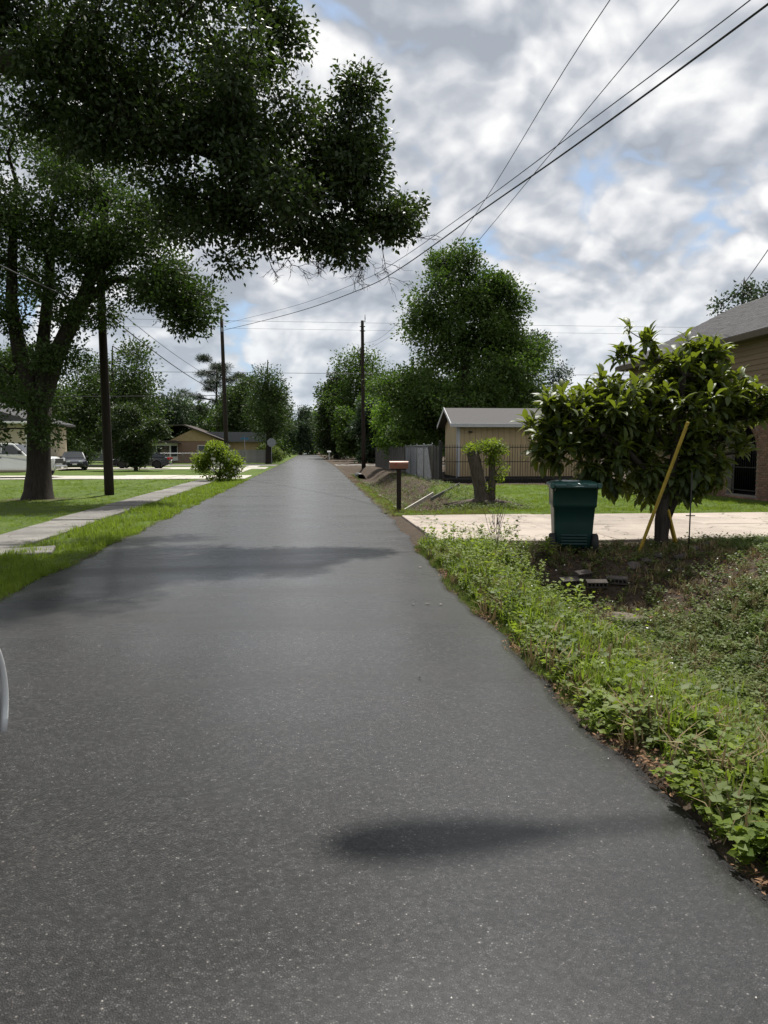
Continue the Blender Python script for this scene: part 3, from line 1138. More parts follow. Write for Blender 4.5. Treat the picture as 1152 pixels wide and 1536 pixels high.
MB().box((5.6, -.08, 1.1), (6.8, -.062, 2.1)).build('pane', 'glass', w_)

yf = thing('wire_fence', 'low chain link yard fence before the tan gabled house', 'fence', (-30, 87.5, 0))
for k in range(12):
    MB().lathe([(.03, 0), (.03, 1.2), (.01, 1.24)], n=6).build('post', 'steel', yf, (k * 2.0, 0, 0))
MB().tube([(0, 0, 1.17), (22, 0, 1.17)], .022, 6).build('top_rail', 'steel', yf)
mw = MB()
for k in range(150):
    x = k * .15
    for s in (-1, 1):
        if 0 <= x + s * 1.1 <= 22:
            mw.tube([(x, 0, .05), (x + s * 1.1, 0, 1.15)], .004, 3, caps=False)
mw.build('wire_mesh', 'steel', yf)
bf = thing('board_fence', 'pale grey board fence by the stop sign across the cross street', 'fence', (-9.2, 88.5, 0))
M['pale_wood'] = simple('pale_boards', (0.3, 0.29, 0.27), (0.22, 0.21, 0.195), 0.9, 4, rnd=.15, stretch=(4, 4, .5))
b_ = MB().box((0, -.012, .05), (.19, .012, 1.55)).mesh('board', 'pale_wood')
for k in range(24):
    link('board', b_, bf, (k * .2, 0, random.uniform(-.03, .03)))
MB().box((0, .014, 1.2), (4.8, .05, 1.29)).build('rail', 'pale_wood', bf)

# ------------------------------------------------------------------ poles and lines
def pole(loc, top, r0, r1, label, lean=(0, 0)):
    p = thing('utility_pole', label, 'pole', loc, 0, 'utility poles along the street')
    MB().tube([(lean[0] * s, lean[1] * s, top * s - (.3 if s == 0 else 0)) for s in np.linspace(0, 1, 12)],
              list(np.linspace(r0, r1, 12)), 12, wob=.02).build('shaft', 'pole', p)
    return p


p1 = pole((-6.95, 27.6, 0), 8.6, .165, .12, 'bare dark wooden pole beside the sidewalk and thick tree trunk', (-.12, 0))
MB().tube([(-.12, -.2, 6.3), (.1, -.2, 6.3)], .03, 6).build('bracket', 'steel', p1)
p2 = pole((-6.6, 63, 0), 11.9, .19, .13, 'tall dark pole behind the flowering bush, cables meeting near its top', (-.25, 0))
MB().box((-.3, -.16, 10.9), (-.1, -.1, 11.2)).build('insulator', 'steel', p2)
MB().lathe([(.03, 0), (.05, .05), (.03, .1), (.05, .15), (.02, .25)], n=8, c=(-.24, 0, 11.9)).build('insulator', 'steel', p2)
p3 = pole((5.0, 71.2, 0), 13.3, .2, .14, 'tall dark pole standing by the crossing on the ditch side', (-.1, 0))
MB().lathe([(.03, 0), (.06, .05), (.03, .1), (.06, .15), (.03, .2), (.05, .3), (.02, .7)], n=8, c=(.15, 0, 13.2)).build('insulator', 'steel', p3)
MB().tube([(-.1, -.1, 13.1), (.2, -.1, 13.25)], .03, 6).build('bracket', 'steel', p3)
for z in (12.3, 12.7):
    MB().box((-.35, -.2, z), (.15, -.16, z + .08)).build('crossarm', 'pole', p3)
p4 = pole((6.6, 7.3, 0), 11.2, .17, .13, 'roadside pole carrying the street lamp over the near ditch')
MB().box((-.2, -.2, 10.4), (.2, -.15, 10.5)).build('bracket', 'steel', p4)
# street lamp on the roadside pole: its shadow lies on the asphalt
lamp = thing('street_lamp', 'grey cobra head street lamp on a long arm over the road', 'street lamp', (6.6, 7.3, 7.6), R(2.6))
MB().tube([(0, 0, -.4), (-.6, 0, .05), (-1.6, 0, .32), (-4.3, 0, .4)], [.04, .04, .038, .036], 8).build('arm', 'steel', lamp)
MB().loft([[(x, y * w, .42 + z * h) for y, z in [(math.cos(a), math.sin(a)) for a in np.linspace(0, 2 * math.pi, 12, endpoint=False)]]
           for x, w, h in [(-4.25, .05, .04), (-4.45, .1, .07), (-4.7, .16, .1), (-5.0, .18, .1), (-5.22, .13, .08), (-5.32, .04, .03)]]).build('lamp_head', 'steel', lamp)
MB().lathe([(.13, 0), (.12, -.06), (.06, -.1), (.01, -.11)], n=12, c=(-4.98, 0, .36)).build('lens', 'white_paint', lamp)


def line(pts, r, label, n=5, cat='power line', name='power_line'):
    P = [Vector(p) for p in pts]
    out = []
    for i in range(len(P) - 1):
        p0, p1_, p2_, p3_ = P[max(i - 1, 0)], P[i], P[i + 1], P[min(i + 2, len(P) - 1)]
        for k in range(8):
            t = k / 8
            out.append(.5 * ((2 * p1_) + (p2_ - p0) * t + (2 * p0 - 5 * p1_ + 4 * p2_ - p3_) * t * t + (3 * p1_ - p0 - 3 * p2_ + p3_) * t ** 3))
    out.append(P[-1])
    return tag(MB().tube(out, r, n).build(name, 'wire'), label, cat, 'overhead lines')


def sag(a, b, drop):
    a, b = Vector(a), Vector(b)
    return [a.lerp(b, t) - Vector((0, 0, 4 * drop * t * (1 - t))) for t in np.linspace(0, 1, 9)]


def through(ct):
    return ct


# two bundled lines from the tall left-hand pole over the road to the lamp pole
line([(-6.8, 63, 11.0), (-.79, 42, 8.85), (2.04, 31, 7.9), (3.05, 26, 7.6), (4.15, 19, 7.35), (4.97, 14.5, 7.25), (5.99, 10, 7.38), (6.6, 7.3, 7.55)], .017,
     'thick sagging black cable crossing the road towards the lamp pole')
line([(-6.8, 63, 11.5), (-.79, 42, 9.2), (2.0, 31, 8.2), (3.0, 26, 7.87), (4.1, 19, 7.52), (4.85, 14.5, 7.4), (5.85, 10, 7.5), (6.5, 7.3, 7.75)], .009,
     'thin cable running just above the thick sagging cable over the road')
line([(5.1, 71.2, 11.3), (5.42, 60, 10.1), (5.37, 41.5, 9.0), (5.36, 24.3, 9.12), (5.34, 13.8, 9.5), (6.4, 7.3, 10.4)], .009, 'thin high wire from crossing pole, steeper and slimmer than the cables')
line([(5.2, 71.2, 10.6), (6.09, 49, 9.4), (6.16, 29.6, 9.15), (6.17, 12.9, 9.04), (6.6, 7.3, 9.2)], .009, 'thin lower wire from crossing pole to lamp pole')
line(sag((14.3, 26.0, 6.35), (6.65, 7.3, 7.1), .3), .011, 'single service wire dropping to the roof of the brown house')
line(sag((-6.95, 27.4, 6.3), (-6.75, 63, 6.0), .35), .022, 'thick low cable from the bare pole by the sidewalk to next pole')
line(sag((-6.95, 27.4, 6.75), (-6.75, 63, 6.9), .35), .012, 'thin low wire above the thick cable between the two roadside poles')
line(sag((-7.0, 27.5, 6.35), (-6.6, -8, 6.6), .9), .018, 'cable leaving the bare pole through the leafy branches')
line(sag((-80, 71.2, 13.4), (80, 71.2, 13.4), .3), .012, 'topmost level wire crossing over the street at the intersection')
line(sag((-80, 71.3, 12.75), (80, 71.3, 12.75), .3), .010, 'level wire just below the topmost one at the intersection')
line(sag((-80, 71.1, 8.9), (80, 71.1, 9.1), .5), .02, 'thicker level cable at mid height of the intersection pole')
line(sag((-80, 63.2, 6.2), (-6.7, 63, 5.9), .4), .025, 'low dark cable leaving the tall pole over the parked cars')

# ------------------------------------------------------------------ roadside things
M['bin_shaded_green'] = simple('bin_shaded_green', (0.007, 0.034, 0.031), (0.005, 0.027, 0.026), 0.45, 5, spec=.4)  # body green darkened: the shade on the bin is in its colour
M['bin_lid'] = simple('bin_lid', (0.02, 0.07, 0.062), (0.016, 0.06, 0.052), 0.32, 5, spec=.5)
M['rubber'] = simple('rubber', (0.012, 0.012, 0.012), (0.02, 0.019, 0.018), 0.8, 9)
wb = thing('wheeled_bin', 'dark green wheeled trash bin standing at the driveway edge', 'trash bin', (4.12, 11.75, 0.0), R(-13))


def rrect(wx, wy, z, r, n=4, cy_=0):
    pts = []
    for cx, cyy, a0 in ((wx / 2 - r, wy / 2 - r, 0), (-wx / 2 + r, wy / 2 - r, 90), (-wx / 2 + r, -wy / 2 + r, 180), (wx / 2 - r, -wy / 2 + r, 270)):
        for k in range(n + 1):
            a = R(a0 + 90 * k / n)
            pts.append((cx + r * math.cos(a), cyy + r * math.sin(a) + cy_, z))
    return pts


bd_ = MB().loft([rrect(.54, .56, .07, .06, cy_=.06), rrect(.57, .6, .12, .06, cy_=.06), rrect(.6, .64, .45, .06, cy_=.05), rrect(.63, .69, .7, .06, cy_=.03),
                 rrect(.665, .73, .715, .06, cy_=.02), rrect(.67, .75, .76, .06, cy_=.02), rrect(.685, .79, .99, .06), rrect(.73, .83, 1.0, .06), rrect(.73, .83, 1.035, .06)])
bd_.build('body', 'bin_shaded_green', wb)
MB().loft([rrect(.76, .87, 1.03, .07), rrect(.77, .88, 1.055, .07), rrect(.75, .85, 1.075, .08), rrect(.6, .68, 1.105, .1), rrect(.5, .56, 1.11, .1)]).build('lid', 'bin_lid', wb)
MB().tube([(-.3, -.43, .98), (-.3, -.5, 1.03), (.3, -.5, 1.03), (.3, -.43, .98)], .017, 8).build('handle', 'bin_shaded_green', wb)
for x in (-.37, -.12, .12, .33):
    MB().box((x - .03 + .02, -.47, 1.01), (x + .05, -.41, 1.09), .008).build('hinge', 'bin_lid', wb)
for s in (-1, 1):
    w_ = MB().lathe([(.05, -.04), (.13, -.045), (.15, -.03), (.15, .03), (.13, .045), (.05, .04)], 'X', n=24).build('wheel', 'rubber', wb, (s * .325, -.2, .15))
    MB().lathe([(.02, -.05), (.085, -.05), (.085, .05), (.02, .05)], 'X', n=16).build('rim', 'dark_metal', w_)
MB().tube([(-.33, -.2, .15), (.33, -.2, .15)], .014, 8).build('axle', 'steel', wb)
for k in range(4):
    MB().box((-.2, -.292, .13 + k * .045), (.2, -.245, .155 + k * .045), .005).build('rib', 'bin_shaded_green', wb)

M['copper'] = simple('brown_mailbox_paint', (0.2, 0.085, 0.05), (0.15, 0.065, 0.042), 0.38, 6, metal=.25)
M['flag_red'] = simple('flag_red', (0.35, 0.03, 0.02), None, 0.5, 6)
mbx = thing('mailbox', 'brown metal mailbox on a dark square post by the ditch', 'mailbox', (2.32, 19.95, 0))
MB().box((-.055, -.055, -.2), (.055, .055, 1.08), .006).build('post', 'pole', mbx)
prof = [(-.085, 0), (.085, 0)] + [(.085 * math.cos(a), .11 + .085 * math.sin(a)) for a in np.linspace(0, math.pi, 13)]
MB().prism(prof, -.24, .24, 'YZ').build('box', 'copper', mbx, (0, 0, 1.1))
MB().prism([(a * 1.05, b * 1.03 - .003) for a, b in prof], -.25, -.236, 'YZ').build('door', 'copper', mbx, (0, 0, 1.1))
MB().box((-.2, -.05, 1.07), (.2, .05, 1.1), .004).build('base_board', 'pole', mbx)
MB().box((-.1, -.1, 1.18), (-.07, -.088, 1.25)).build('flag', 'flag_red', mbx)
fm = thing('mailbox', 'small white mailbox on a white post beyond the crossing', 'mailbox', (2.95, 116, 0))
MB().box((-.06, -.06, 0), (.06, .06, 1.1)).build('post', 'white_paint', fm)
MB().prism([(a * 1.3, b * 1.3) for a, b in prof], -.28, .28, 'YZ').build('box', 'white_paint', fm, (0, 0, 1.1))

# stop sign seen from behind, street name sign
M['sign_back'] = simple('sign_back', (0.26, 0.27, 0.28), (0.2, 0.21, 0.22), 0.5, 6, metal=.5)
M['sign_red'] = simple('sign_red', (0.45, 0.02, 0.02), None, 0.5, 6)
M['sign_blue'] = simple('sign_blue', (0.03, 0.14, 0.24), None, 0.5, 6)
ss = thing('stop_sign', 'octagonal traffic sign seen from its grey back beyond the crossing', 'sign', (-4.15, 86.0, 0))
MB().box((-.03, -.03, -.2), (.03, .03, 2.75)).build('post', 'steel', ss)
octp = [(.5 * math.cos(R(22.5 + 45 * k)), 2.35 + .5 * math.sin(R(22.5 + 45 * k))) for k in range(8)]
MB().prism(octp, .035, .045).build('plate', 'sign_back', ss)
MB().prism([(a * .99, 2.35 + (b - 2.35) * .99) for a, b in octp], .047, .05).build('face', 'sign_red', ss)
sn = thing('street_name_sign', 'small blue green street name blades on thin post at the crossing', 'sign', (-6.95, 84.5, 0))
MB().tube([(0, 0, -.1), (0, 0, 2.9)], .03, 6).build('post', 'steel', sn)
MB().box((-.42, -.012, 2.65), (.42, .012, 2.86)).build('blade', 'sign_blue', sn)
MB().box((-.012, -.42, 2.9), (.012, .42, 3.1)).build('blade', 'sign_blue', sn)

# leaning yellow board, brace and rod by the loquat
M['yellow'] = simple('worn_yellow_paint', (0.4, 0.28, 0.03), (0.26, 0.17, 0.02), 0.6, 9)
a, b = Vector((5.17, 11.62, -.03)), Vector((5.68, 11.15, 2.03))
yp = thing('yellow_board', 'long worn yellow board leaning against the broadleaf tree', 'board', a)
d = (b - a)
yp.rotation_euler = d.to_track_quat('Z', 'Y').to_euler()
MB().box((-.038, -.018, 0), (.038, .018, d.length - .02), .006).build('plank', 'yellow', yp)
MB().lathe([(.012, -.024), (.012, .024)], 'Y', (0, 0, d.length - .09), 10).build('bolt_hole', 'dark_metal', yp)
a, b = Vector((6.03, 12.1, -.02)), Vector((5.8, 12.0, .62))
d = b - a
br = tag(MB().box((-.035, -.02, 0), (.035, .02, d.length), .005).build('short_brace', 'yellow'), 'short yellowish wooden brace propped behind the broadleaf tree trunk', 'brace')
br.location = a
br.rotation_euler = d.to_track_quat('Z', 'Y').to_euler()
rod = thing('metal_stake', 'thin dark metal stake with a small crossbar right of the tree', 'stake', (5.9, 11.45, 0))
rod['label'] = 'thin dark metal stake with small crossbar near the broadleaf tree'
MB().tube([(0, 0, -.1), (.01, 0, .6), (.015, 0, 1.25)], .011, 6).build('shaft', 'dark_metal', rod)
MB().tube([(-.06, 0, .57), (.09, 0, .57)], .008, 6).build('crossbar', 'dark_metal', rod)

# ditch clutter
M['block'] = simple('grey_brick', (0.085, 0.073, 0.065), (0.05, 0.043, 0.038), 0.95, 20, spec=.15, bmp=.5, rnd=.15)


def cored_brick():
    m_ = MB()
    L_, D_, H_ = .29, .11, .085
    m_.box((-L_ / 2, -D_ / 2, 0), (L_ / 2, D_ / 2, .018))
    m_.box((-L_ / 2, -D_ / 2, H_ - .018), (L_ / 2, D_ / 2, H_))
    m_.box((-L_ / 2, D_ / 2 - .015, .018), (L_ / 2, D_ / 2, H_ - .018))
    n = 5
    for k in range(n + 1):
        x = -L_ / 2 + k * (L_ - .018) / n
        m_.box((x, -D_ / 2, .018), (x + .018, D_ / 2 - .015, H_ - .018))
    return m_.mesh('cored_brick', 'block')


cbm = cored_brick()
k = 0
for x, y, z, rz, rx in ((3.62, 10.42, -.29, .25, .4), (4.0, 10.36, -.32, -.1, .3), (4.36, 10.5, -.3, -.5, .25), (3.86, 10.56, -.22, .5, .35)):
    tag(link('cored_brick', cbm, None, (x, y, z), (rx, 0, rz)), 'grey cored brick lying at the end of the weedy ditch', 'brick', 'cored bricks in the ditch')


def rock(name, s, mat, loc, seed, label, cat, group=None, rz=0):
    bm = bmesh.new()
    bmesh.ops.create_icosphere(bm, subdivisions=2, radius=1)
    rr2 = random.Random(seed)
    dirs = [(Vector((rr2.gauss(0, 1), rr2.gauss(0, 1), rr2.gauss(0, 1))).normalized(), rr2.uniform(.55, .9)) for _ in range(9)]
    for v in bm.verts:
        for dd, h in dirs:
            e = v.co.dot(dd) - h
            if e > 0:
                v.co -= dd * e
        v.co = Vector((v.co.x * s[0], v.co.y * s[1], v.co.z * s[2]))
    me = bpy.data.meshes.new(name)
    bm.to_mesh(me)
    bm.free()
    me.materials.append(M[mat])
    return tag(link(name, me, None, loc, (0, 0, rz)), label, cat, group)


M['sunlit_tan'] = simple('sunlit_tan', (0.13, 0.105, 0.078), (0.08, 0.064, 0.048), 0.95, 9, bmp=.5)
rock('concrete_chunk', (.09, .3, .05), 'pale_drive', (1.93, 10.75, .02), 3, 'pale concrete chunk at the edge of asphalt by the weeds', 'concrete', None, R(8))
rock('sunlit_slab', (.36, .26, .05), 'sunlit_tan', (4.1, 9.55, -.58), 5, 'tan slab standing in for a sunlit patch of the ditch bottom', 'concrete')  # a sunlit patch of ground, put in as a paler tan slab
for i, (x, y, s) in enumerate(((5.35, 11.3, .11), (5.6, 11.1, .14), (5.0, 11.0, .12), (5.9, 11.25, .08), (4.7, 10.75, .13), (6.2, 11.5, .09), (5.4, 10.7, .1))):
    rock('earth_clod', (s, s * .8, s * .6), 'block', (x, y, hgt(x, y) + .02), 20 + i, 'rough grey clod at the foot of the broadleaf tree', 'clod', 'clods round the tree foot')
tag(MB().box((-.45, -.3, -.05), (.45, .3, 0.02), .015).build('broken_slab', 'walk', None, (-4.45, 12.35, 0.015), (.05, -.03, .2)), 'tilted broken slab sunk in grass beside the sidewalk', 'concrete')
M['white_wood'] = simple('bleached_wood', (0.42, 0.39, 0.34), (0.3, 0.27, 0.23), 0.85, 7)
for i, (p, q, lab) in enumerate((((2.85, 23.2, -.28), (4.3, 26.6, .05), 'long bleached plank lying across the ditch behind the mailbox'),
                                 ((4.0, 25.2, -.05), (6.0, 30.5, .2), 'grey old plank lying up the ditch bank towards the fence'))):
    a, b = Vector(p), Vector(q)
    d = b - a
    o = tag(MB().box((-.06, -.02, 0), (.06, .02, d.length), .005).build('old_plank', ('white_wood', 'old_wood')[i]), lab, 'plank')
    o.location = a
    o.rotation_euler = d.to_track_quat('Z', 'X').to_euler()
for i in range(9):
    x, y = 2.75 + random.uniform(-.25, .5), 24.0 + random.uniform(-1.5, 5)
    s = random.uniform(.05, .14)
    rock('rubble_piece', (s, s * 1.5, s * .5), ('white_wood', 'pale_drive', 'red_brick')[i % 3], (x, y, hgt(x, y) + .02), 50 + i, ('bleached wooden scrap', 'pale concrete lump', 'reddish brick bit')[i % 3] + ' lying in the bare ditch behind the mailbox', 'rubble', 'rubble in the far ditch', i)
cp = thing('culvert_pipe', 'black round culvert pipe mouth in the bare ditch bank', 'pipe', (3.85, 58, -.6))
MB().lathe([(.3, 0), (.35, 0), (.35, 4), (.3, 4)], 'Y', n=20, caps=False).build('pipe_wall', 'dark_metal', cp)
MB().lathe([(.3, 1.2), (.3, 1.25)], 'Y', n=20).build('pipe_shade_disc', 'dark_int', cp)  # dark disc standing in for the shade deep inside the pipe

# ------------------------------------------------------------------ vehicles
def paint(name, c, rough=.25):
    return simple(name, c, tuple(x * .95 for x in c), rough, 2, spec=.5, coat=.6)


M['white_car'] = paint('white_car_paint', (0.75, 0.75, 0.74))
M['silver_car'] = paint('white_truck_paint', (0.66, 0.66, 0.64))
M['black_car'] = paint('black_car_paint', (0.012, 0.012, 0.014))
M['dark_car'] = paint('dark_blue_car_paint', (0.016, 0.018, 0.025))
M['rim'] = simple('alloy', (0.5, 0.5, 0.51), (0.4, 0.4, 0.41), 0.3, 8, metal=.9)
M['tail'] = simple('tail_lamp', (0.35, 0.02, 0.02), None, 0.2, 8)
M['headlamp'] = simple('headlamp', (0.6, 0.62, 0.63), (0.45, 0.47, 0.48), 0.12, 8, spec=.6)
M['chrome'] = simple('chrome', (0.7, 0.7, 0.7), (0.55, 0.55, 0.56), 0.15, 6, metal=1.0)
M['plastic'] = simple('black_plastic', (0.018, 0.018, 0.019), None, 0.6, 8)


def arc(cx, cz, r, n=9):
    return [(cx + r * math.cos(a), cz + r * math.sin(a)) for a in np.linspace(0, math.pi, n)]


def shell(outline, hw, taper, slices=(-1, -.94, -.8, -.4, 0, .4, .8, .94, 1), edge=None):
    """outline (x, z) swept across the width; ends and top pulled in towards the sides"""
    xs = [p[0] for p in outline]
    zs = [p[1] for p in outline]
    xm, xh = (max(xs) + min(xs)) / 2, (max(xs) - min(xs)) / 2
    zt, zb = max(zs), min(zs)
    rings = []
    for s in slices:
        k = abs(s)
        ring = []
        for x, z in outline:
            e = abs((x - xm) / xh)
            xx = xm + (x - xm) * (1 - taper * k ** 4 * max(0, e - .55))
            tuck = 1 - .13 * max(0, (z - zb) / (zt - zb) - .5) - .26 * max(0, (e - .78) / .22) * k ** 2
            zz = z - .035 * k ** 6 * max(0, (z - zb) / (zt - zb) - .5) * 2
            ring.append((xx, s * hw * tuck, zz))
        rings.append(ring)
    return MB().loft(rings, caps=True, smooth=False)


def wheel(parent, x, y, r, wd, spokes=5):
    s = 1 if y > 0 else -1
    w_ = MB().lathe([(r * .62, -wd / 2), (r * .93, -wd / 2), (r, -wd * .32), (r, wd * .32), (r * .93, wd / 2), (r * .62, wd / 2)], 'Y', n=28).build('wheel', 'rubber', parent, (x, y, r))
    rm = MB().lathe([(r * .05, wd * .30 * s), (r * .6, wd * .18 * s), (r * .66, wd * .47 * s), (r * .6, wd * .5 * s), (r * .56, wd * .24 * s)], 'Y', n=28, caps=False)
    for k in range(spokes):
        a = 2 * math.pi * k / spokes
        c, q = math.cos(a), math.sin(a)
        pts = []
        for rr3, hw in ((.04, .09), (.62, .06)):
            for t in (-1, 1):
                pts.append((r * (rr3 * c - t * hw * q), wd * .42 * s, r * (rr3 * q + t * hw * c)))
        rm.add([pts[0], pts[1], pts[3], pts[2]] + [(p[0], wd * .2 * s, p[2]) for p in (pts[0], pts[1], pts[3], pts[2])],
               [(0, 1, 2, 3), (0, 1, 5, 4), (1, 2, 6, 5), (2, 3, 7, 6), (3, 0, 4, 7)])
    rm.build('rim', 'rim', w_)
    MB().lathe([(r * .6, .02 * s), (.02, .02 * s)], 'Y', n=20).build('brake_disc', 'dark_metal', w_)


def car(name, label, cat, body, mat, loc, rz, L, hw, hood, roof_pts, wheels, r, group=None, body_out=None, glass_side=None, wd=.22, dark_lower=True):
    c = thing(name, label, cat, loc, rz, group)
    shell(body_out, hw, .16).build('body', mat, c)
    return c


def sedan(name, label, mat, loc, rz, group, suv=False, L=4.75):
    h = L / 2
    c = thing(name, label, 'car', loc, rz, group)
    r = .36 if suv else .325
    fa, ra = h - .92, -h + 1.02       # axles
    zb, belt = (.3, 1.02) if suv else (.24, .92)
    out = [(h - .02, zb + .05), (h, .5), (h - .06, .68 + (.1 if suv else 0)), (h - .5, belt - .12), (h - 1.25, belt - .02), (h - 1.5, belt), (-h + .9, belt + .04), (-h + .35, belt + .02),
           (-h + .05, belt - .06), (-h, .62), (-h + .05, zb + .08), (-h + .25, zb)]
    out += [(ra - r - .07, zb)] + arc(ra, r - .02, r + .065)[::-1] + [(ra + r + .07, zb)]
    out += [(fa - r - .07, zb)] + arc(fa, r - .02, r + .065)[::-1] + [(fa + r + .07, zb)]
    shell(out, .91, .06).build('body', mat, c)
    top = 1.68 if suv else 1.44
    rear = -h + (.15 if suv else .35)
    gl = [(h - 1.45, belt - .02), (h - 2.2, top - .06), (h - 2.7, top), (-.4, top + .01), (rear + (.55 if suv else 1.0), top - .06), (rear, belt - .01)]
    rings = []
    for s in (-1, -.95, -.5, 0, .5, .95, 1):
        ring = []
        for x, z in gl:
            t = (z - belt) / (top - belt)
            ring.append((x * (1 - .03 * abs(s) ** 3), s * (.86 - .2 * max(t, 0)), z - .03 * abs(s) ** 4 * max(t, 0)))
        rings.append(ring)
    MB().loft(rings, caps=True, smooth=False).build('cabin', mat, c)

    def yat(z):
        t = (z - belt) / (top - belt)
        return .86 - .2 * t
    for s in (-1, 1):
        def q(x, z, d=.008):
            return (x * .97, s * (yat(z) + d), z - .03 * max(0, (z - belt) / (top - belt)))
        zt, z0 = top - .1, belt + .03
        for xs in (((h - 1.62, z0), (h - 2.2, zt - .02), (.12, zt), (.06, z0)), ((-.02, z0), (.04, zt), (-.78, zt), (-.9, z0)), ((-.98, z0), (-.86, zt), (rear + .95, zt - .06), (rear + .35, z0))):
            MB().add([q(*p) for p in xs] + [q(p[0], p[1], -.02) for p in xs], [(0, 1, 2, 3), (0, 1, 5, 4), (1, 2, 6, 5), (2, 3, 7, 6), (3, 0, 4, 7)]).build('side_window', 'glass', c)
        for x in (.15, -.95):
            MB().box((x, s * .905 - .012, .78), (x + .2, s * .905 + .012, .81), .006).build('door_handle', 'chrome' if mat != 'white_car' else mat, c)
        MB().box((h - 1.75, s * .93 - .1, belt + .02), (h - 1.6, s * .93 + .1, belt + .17), .04).build('mirror', mat, c)
        wheel(c, fa, s * .78, r, .22)
        wheel(c, ra, s * .78, r, .22)
        for xa in (fa, ra):
            MB().tube([(xa + (r + .065) * math.cos(a), s * .922, r - .02 + (r + .065) * math.sin(a)) for a in np.linspace(-.45, math.pi + .45, 25)], .022, 8).build('arch_flare', mat, c)
            MB().loft([[(xa + (r + k_) * math.cos(a), yy, r - .02 + (r + k_) * math.sin(a)) for a in np.linspace(-.5, math.pi + .5, 19)] for k_, yy in ((.06, s * .85), (.06, s * .5), (-.3, s * .5))],
                      caps=False, closed=False).build('wheel_well', 'plastic', c)
        MB().box((h - .34, s * .44 - .16, .62 + (.1 if suv else 0)), (h - .03, s * .44 + .14, .74 + (.1 if suv else 0)), .03).build('headlight', 'headlamp', c)
        MB().box((-h + .0, s * .56 - .18, .72), (-h + .22, s * .56 + .17, .9), .04).build('tail_light', 'tail', c)
        MB().box((ra + r + .08, s * .86 - .03, zb - .03), (fa - r - .08, s * .86 + .03, zb + .06), .01).build('sill', 'plastic', c)
    for xs in (((h - 1.5, belt + .02), (h - 2.18, top - .08)), ((rear + .06, belt + .03), (rear + (.52 if suv else .94), top - .08))):
        (x0, z0), (x1, z1) = xs
        off = .015 if x0 > 0 else -.015
        v = [(x0 + off, -.74, z0 + .012), (x0 + off, .74, z0 + .012), (x1 + off, .6, z1 + .012), (x1 + off, -.6, z1 + .012)]
        v2 = [(a - off * 2, b_, z_ - .03) for a, b_, z_ in v]
        MB().add(v + v2, [(0, 1, 2, 3), (0, 1, 5, 4), (1, 2, 6, 5), (2, 3, 7, 6), (3, 0, 4, 7)]).build('windscreen' if x0 > 0 else 'rear_window', 'glass', c)
    MB().box((h - .03, -.5, .34), (h + .015, .5, .56), .02).build('grille', 'plastic', c)
    MB().box((h + .0, -.16, .42), (h + .03, .16, .52), .005).build('number_plate', 'white_paint', c)
    MB().box((-h - .03, -.16, .6), (-h, .16, .7), .005).build('number_plate', 'white_paint', c)
    MB().box((-h - .015, -.6, .3), (-h + .06, .6, .42), .02).build('rear_valance', 'plastic', c)
    return c


G_CARS = 'cars parked on the yards and kerb'
# car the photographer stands beside: only the lip of its front wheel arch reaches the frame
near = sedan('parked_car', 'white car with flared wheel arches parked on the asphalt beside the grass verge', 'white_car', (-2.50, 2.25, 0), R(90), G_CARS, suv=True, L=4.6)
sedan('parked_car', 'black sedan parked side on behind the dark round shrub', 'black_car', (-13.9, 66.0, .03), R(180), G_CARS)
sedan('parked_car', 'dark blue sedan facing the road beside the cream house', 'dark_car', (-18.4, 62.5, .0), R(-72), G_CARS)

tk = thing('pickup_truck', 'white pickup truck standing behind the thick tree trunk', 'pickup truck', (-16.9, 45.0, .03), R(-2))
h = 2.9
r = .4
fa, ra = h - .98, -h + 1.25
out = [(h, .5), (h + .02, .75), (h - .04, 1.05), (h - .3, 1.16), (h - 1.45, 1.24), (h - 1.55, 1.28), (-h + 2.0, 1.3), (-h, 1.3), (-h, .6), (-h + .3, .45)]
out += [(ra - r - .09, .45)] + arc(ra, r - .02, r + .09)[::-1] + [(ra + r + .09, .45), (fa - r - .09, .45)] + arc(fa, r - .02, r + .09)[::-1] + [(fa + r + .09, .48)]
shell(out, .98, .12).build('body', 'silver_car', tk)
top = 1.92
gl = [(h - 1.45, 1.25), (h - 2.15, top - .05), (h - 2.6, top), (h - 3.4, top), (h - 3.75, top - .06), (h - 3.9, 1.27)]
MB().loft([[(x, s * (.9 - .17 * max(0, (z - 1.25) / .67)), z - .03 * abs(s) ** 4) for x, z in gl] for s in (-1, -.9, 0, .9, 1)], smooth=False).build('cab', 'silver_car', tk)
for s in (-1, 1):
    def q(x, z, d=.01):
        return (x, s * (.9 - .17 * (z - 1.25) / .67 + d), z)
    for xs in (((h - 1.65, 1.3), (h - 2.2, 1.8), (h - 2.75, 1.82), (h - 2.78, 1.3)), ((h - 2.86, 1.3), (h - 2.84, 1.82), (h - 3.6, 1.8), (h - 3.7, 1.3))):
        MB().add([q(*p) for p in xs] + [q(*p, -.02) for p in xs], [(0, 1, 2, 3), (0, 1, 5, 4), (1, 2, 6, 5), (2, 3, 7, 6), (3, 0, 4, 7)]).build('side_window', 'glass', tk)
    wheel(tk, fa, s * .84, r, .26)
    wheel(tk, ra, s * .84, r, .26)
    MB().box((h - .12, s * .78 - .14, .9), (h + .02, s * .78 + .14, 1.08), .02).build('headlight', 'headlamp', tk)
    MB().box((h - 2.95, s * .965 - .02, 1.08), (h - 2.75, s * .965 + .02, 1.13), .008).build('door_handle', 'plastic', tk)
    MB().box((h - 1.8, s * 1.06 - .12, 1.3), (h - 1.65, s * 1.06 + .12, 1.52), .03).build('mirror', 'plastic', tk)
    MB().box((-h - .01, s * .88 - .08, .85), (-h + .05, s * .88 + .08, 1.2), .02).build('tail_light', 'tail', tk)
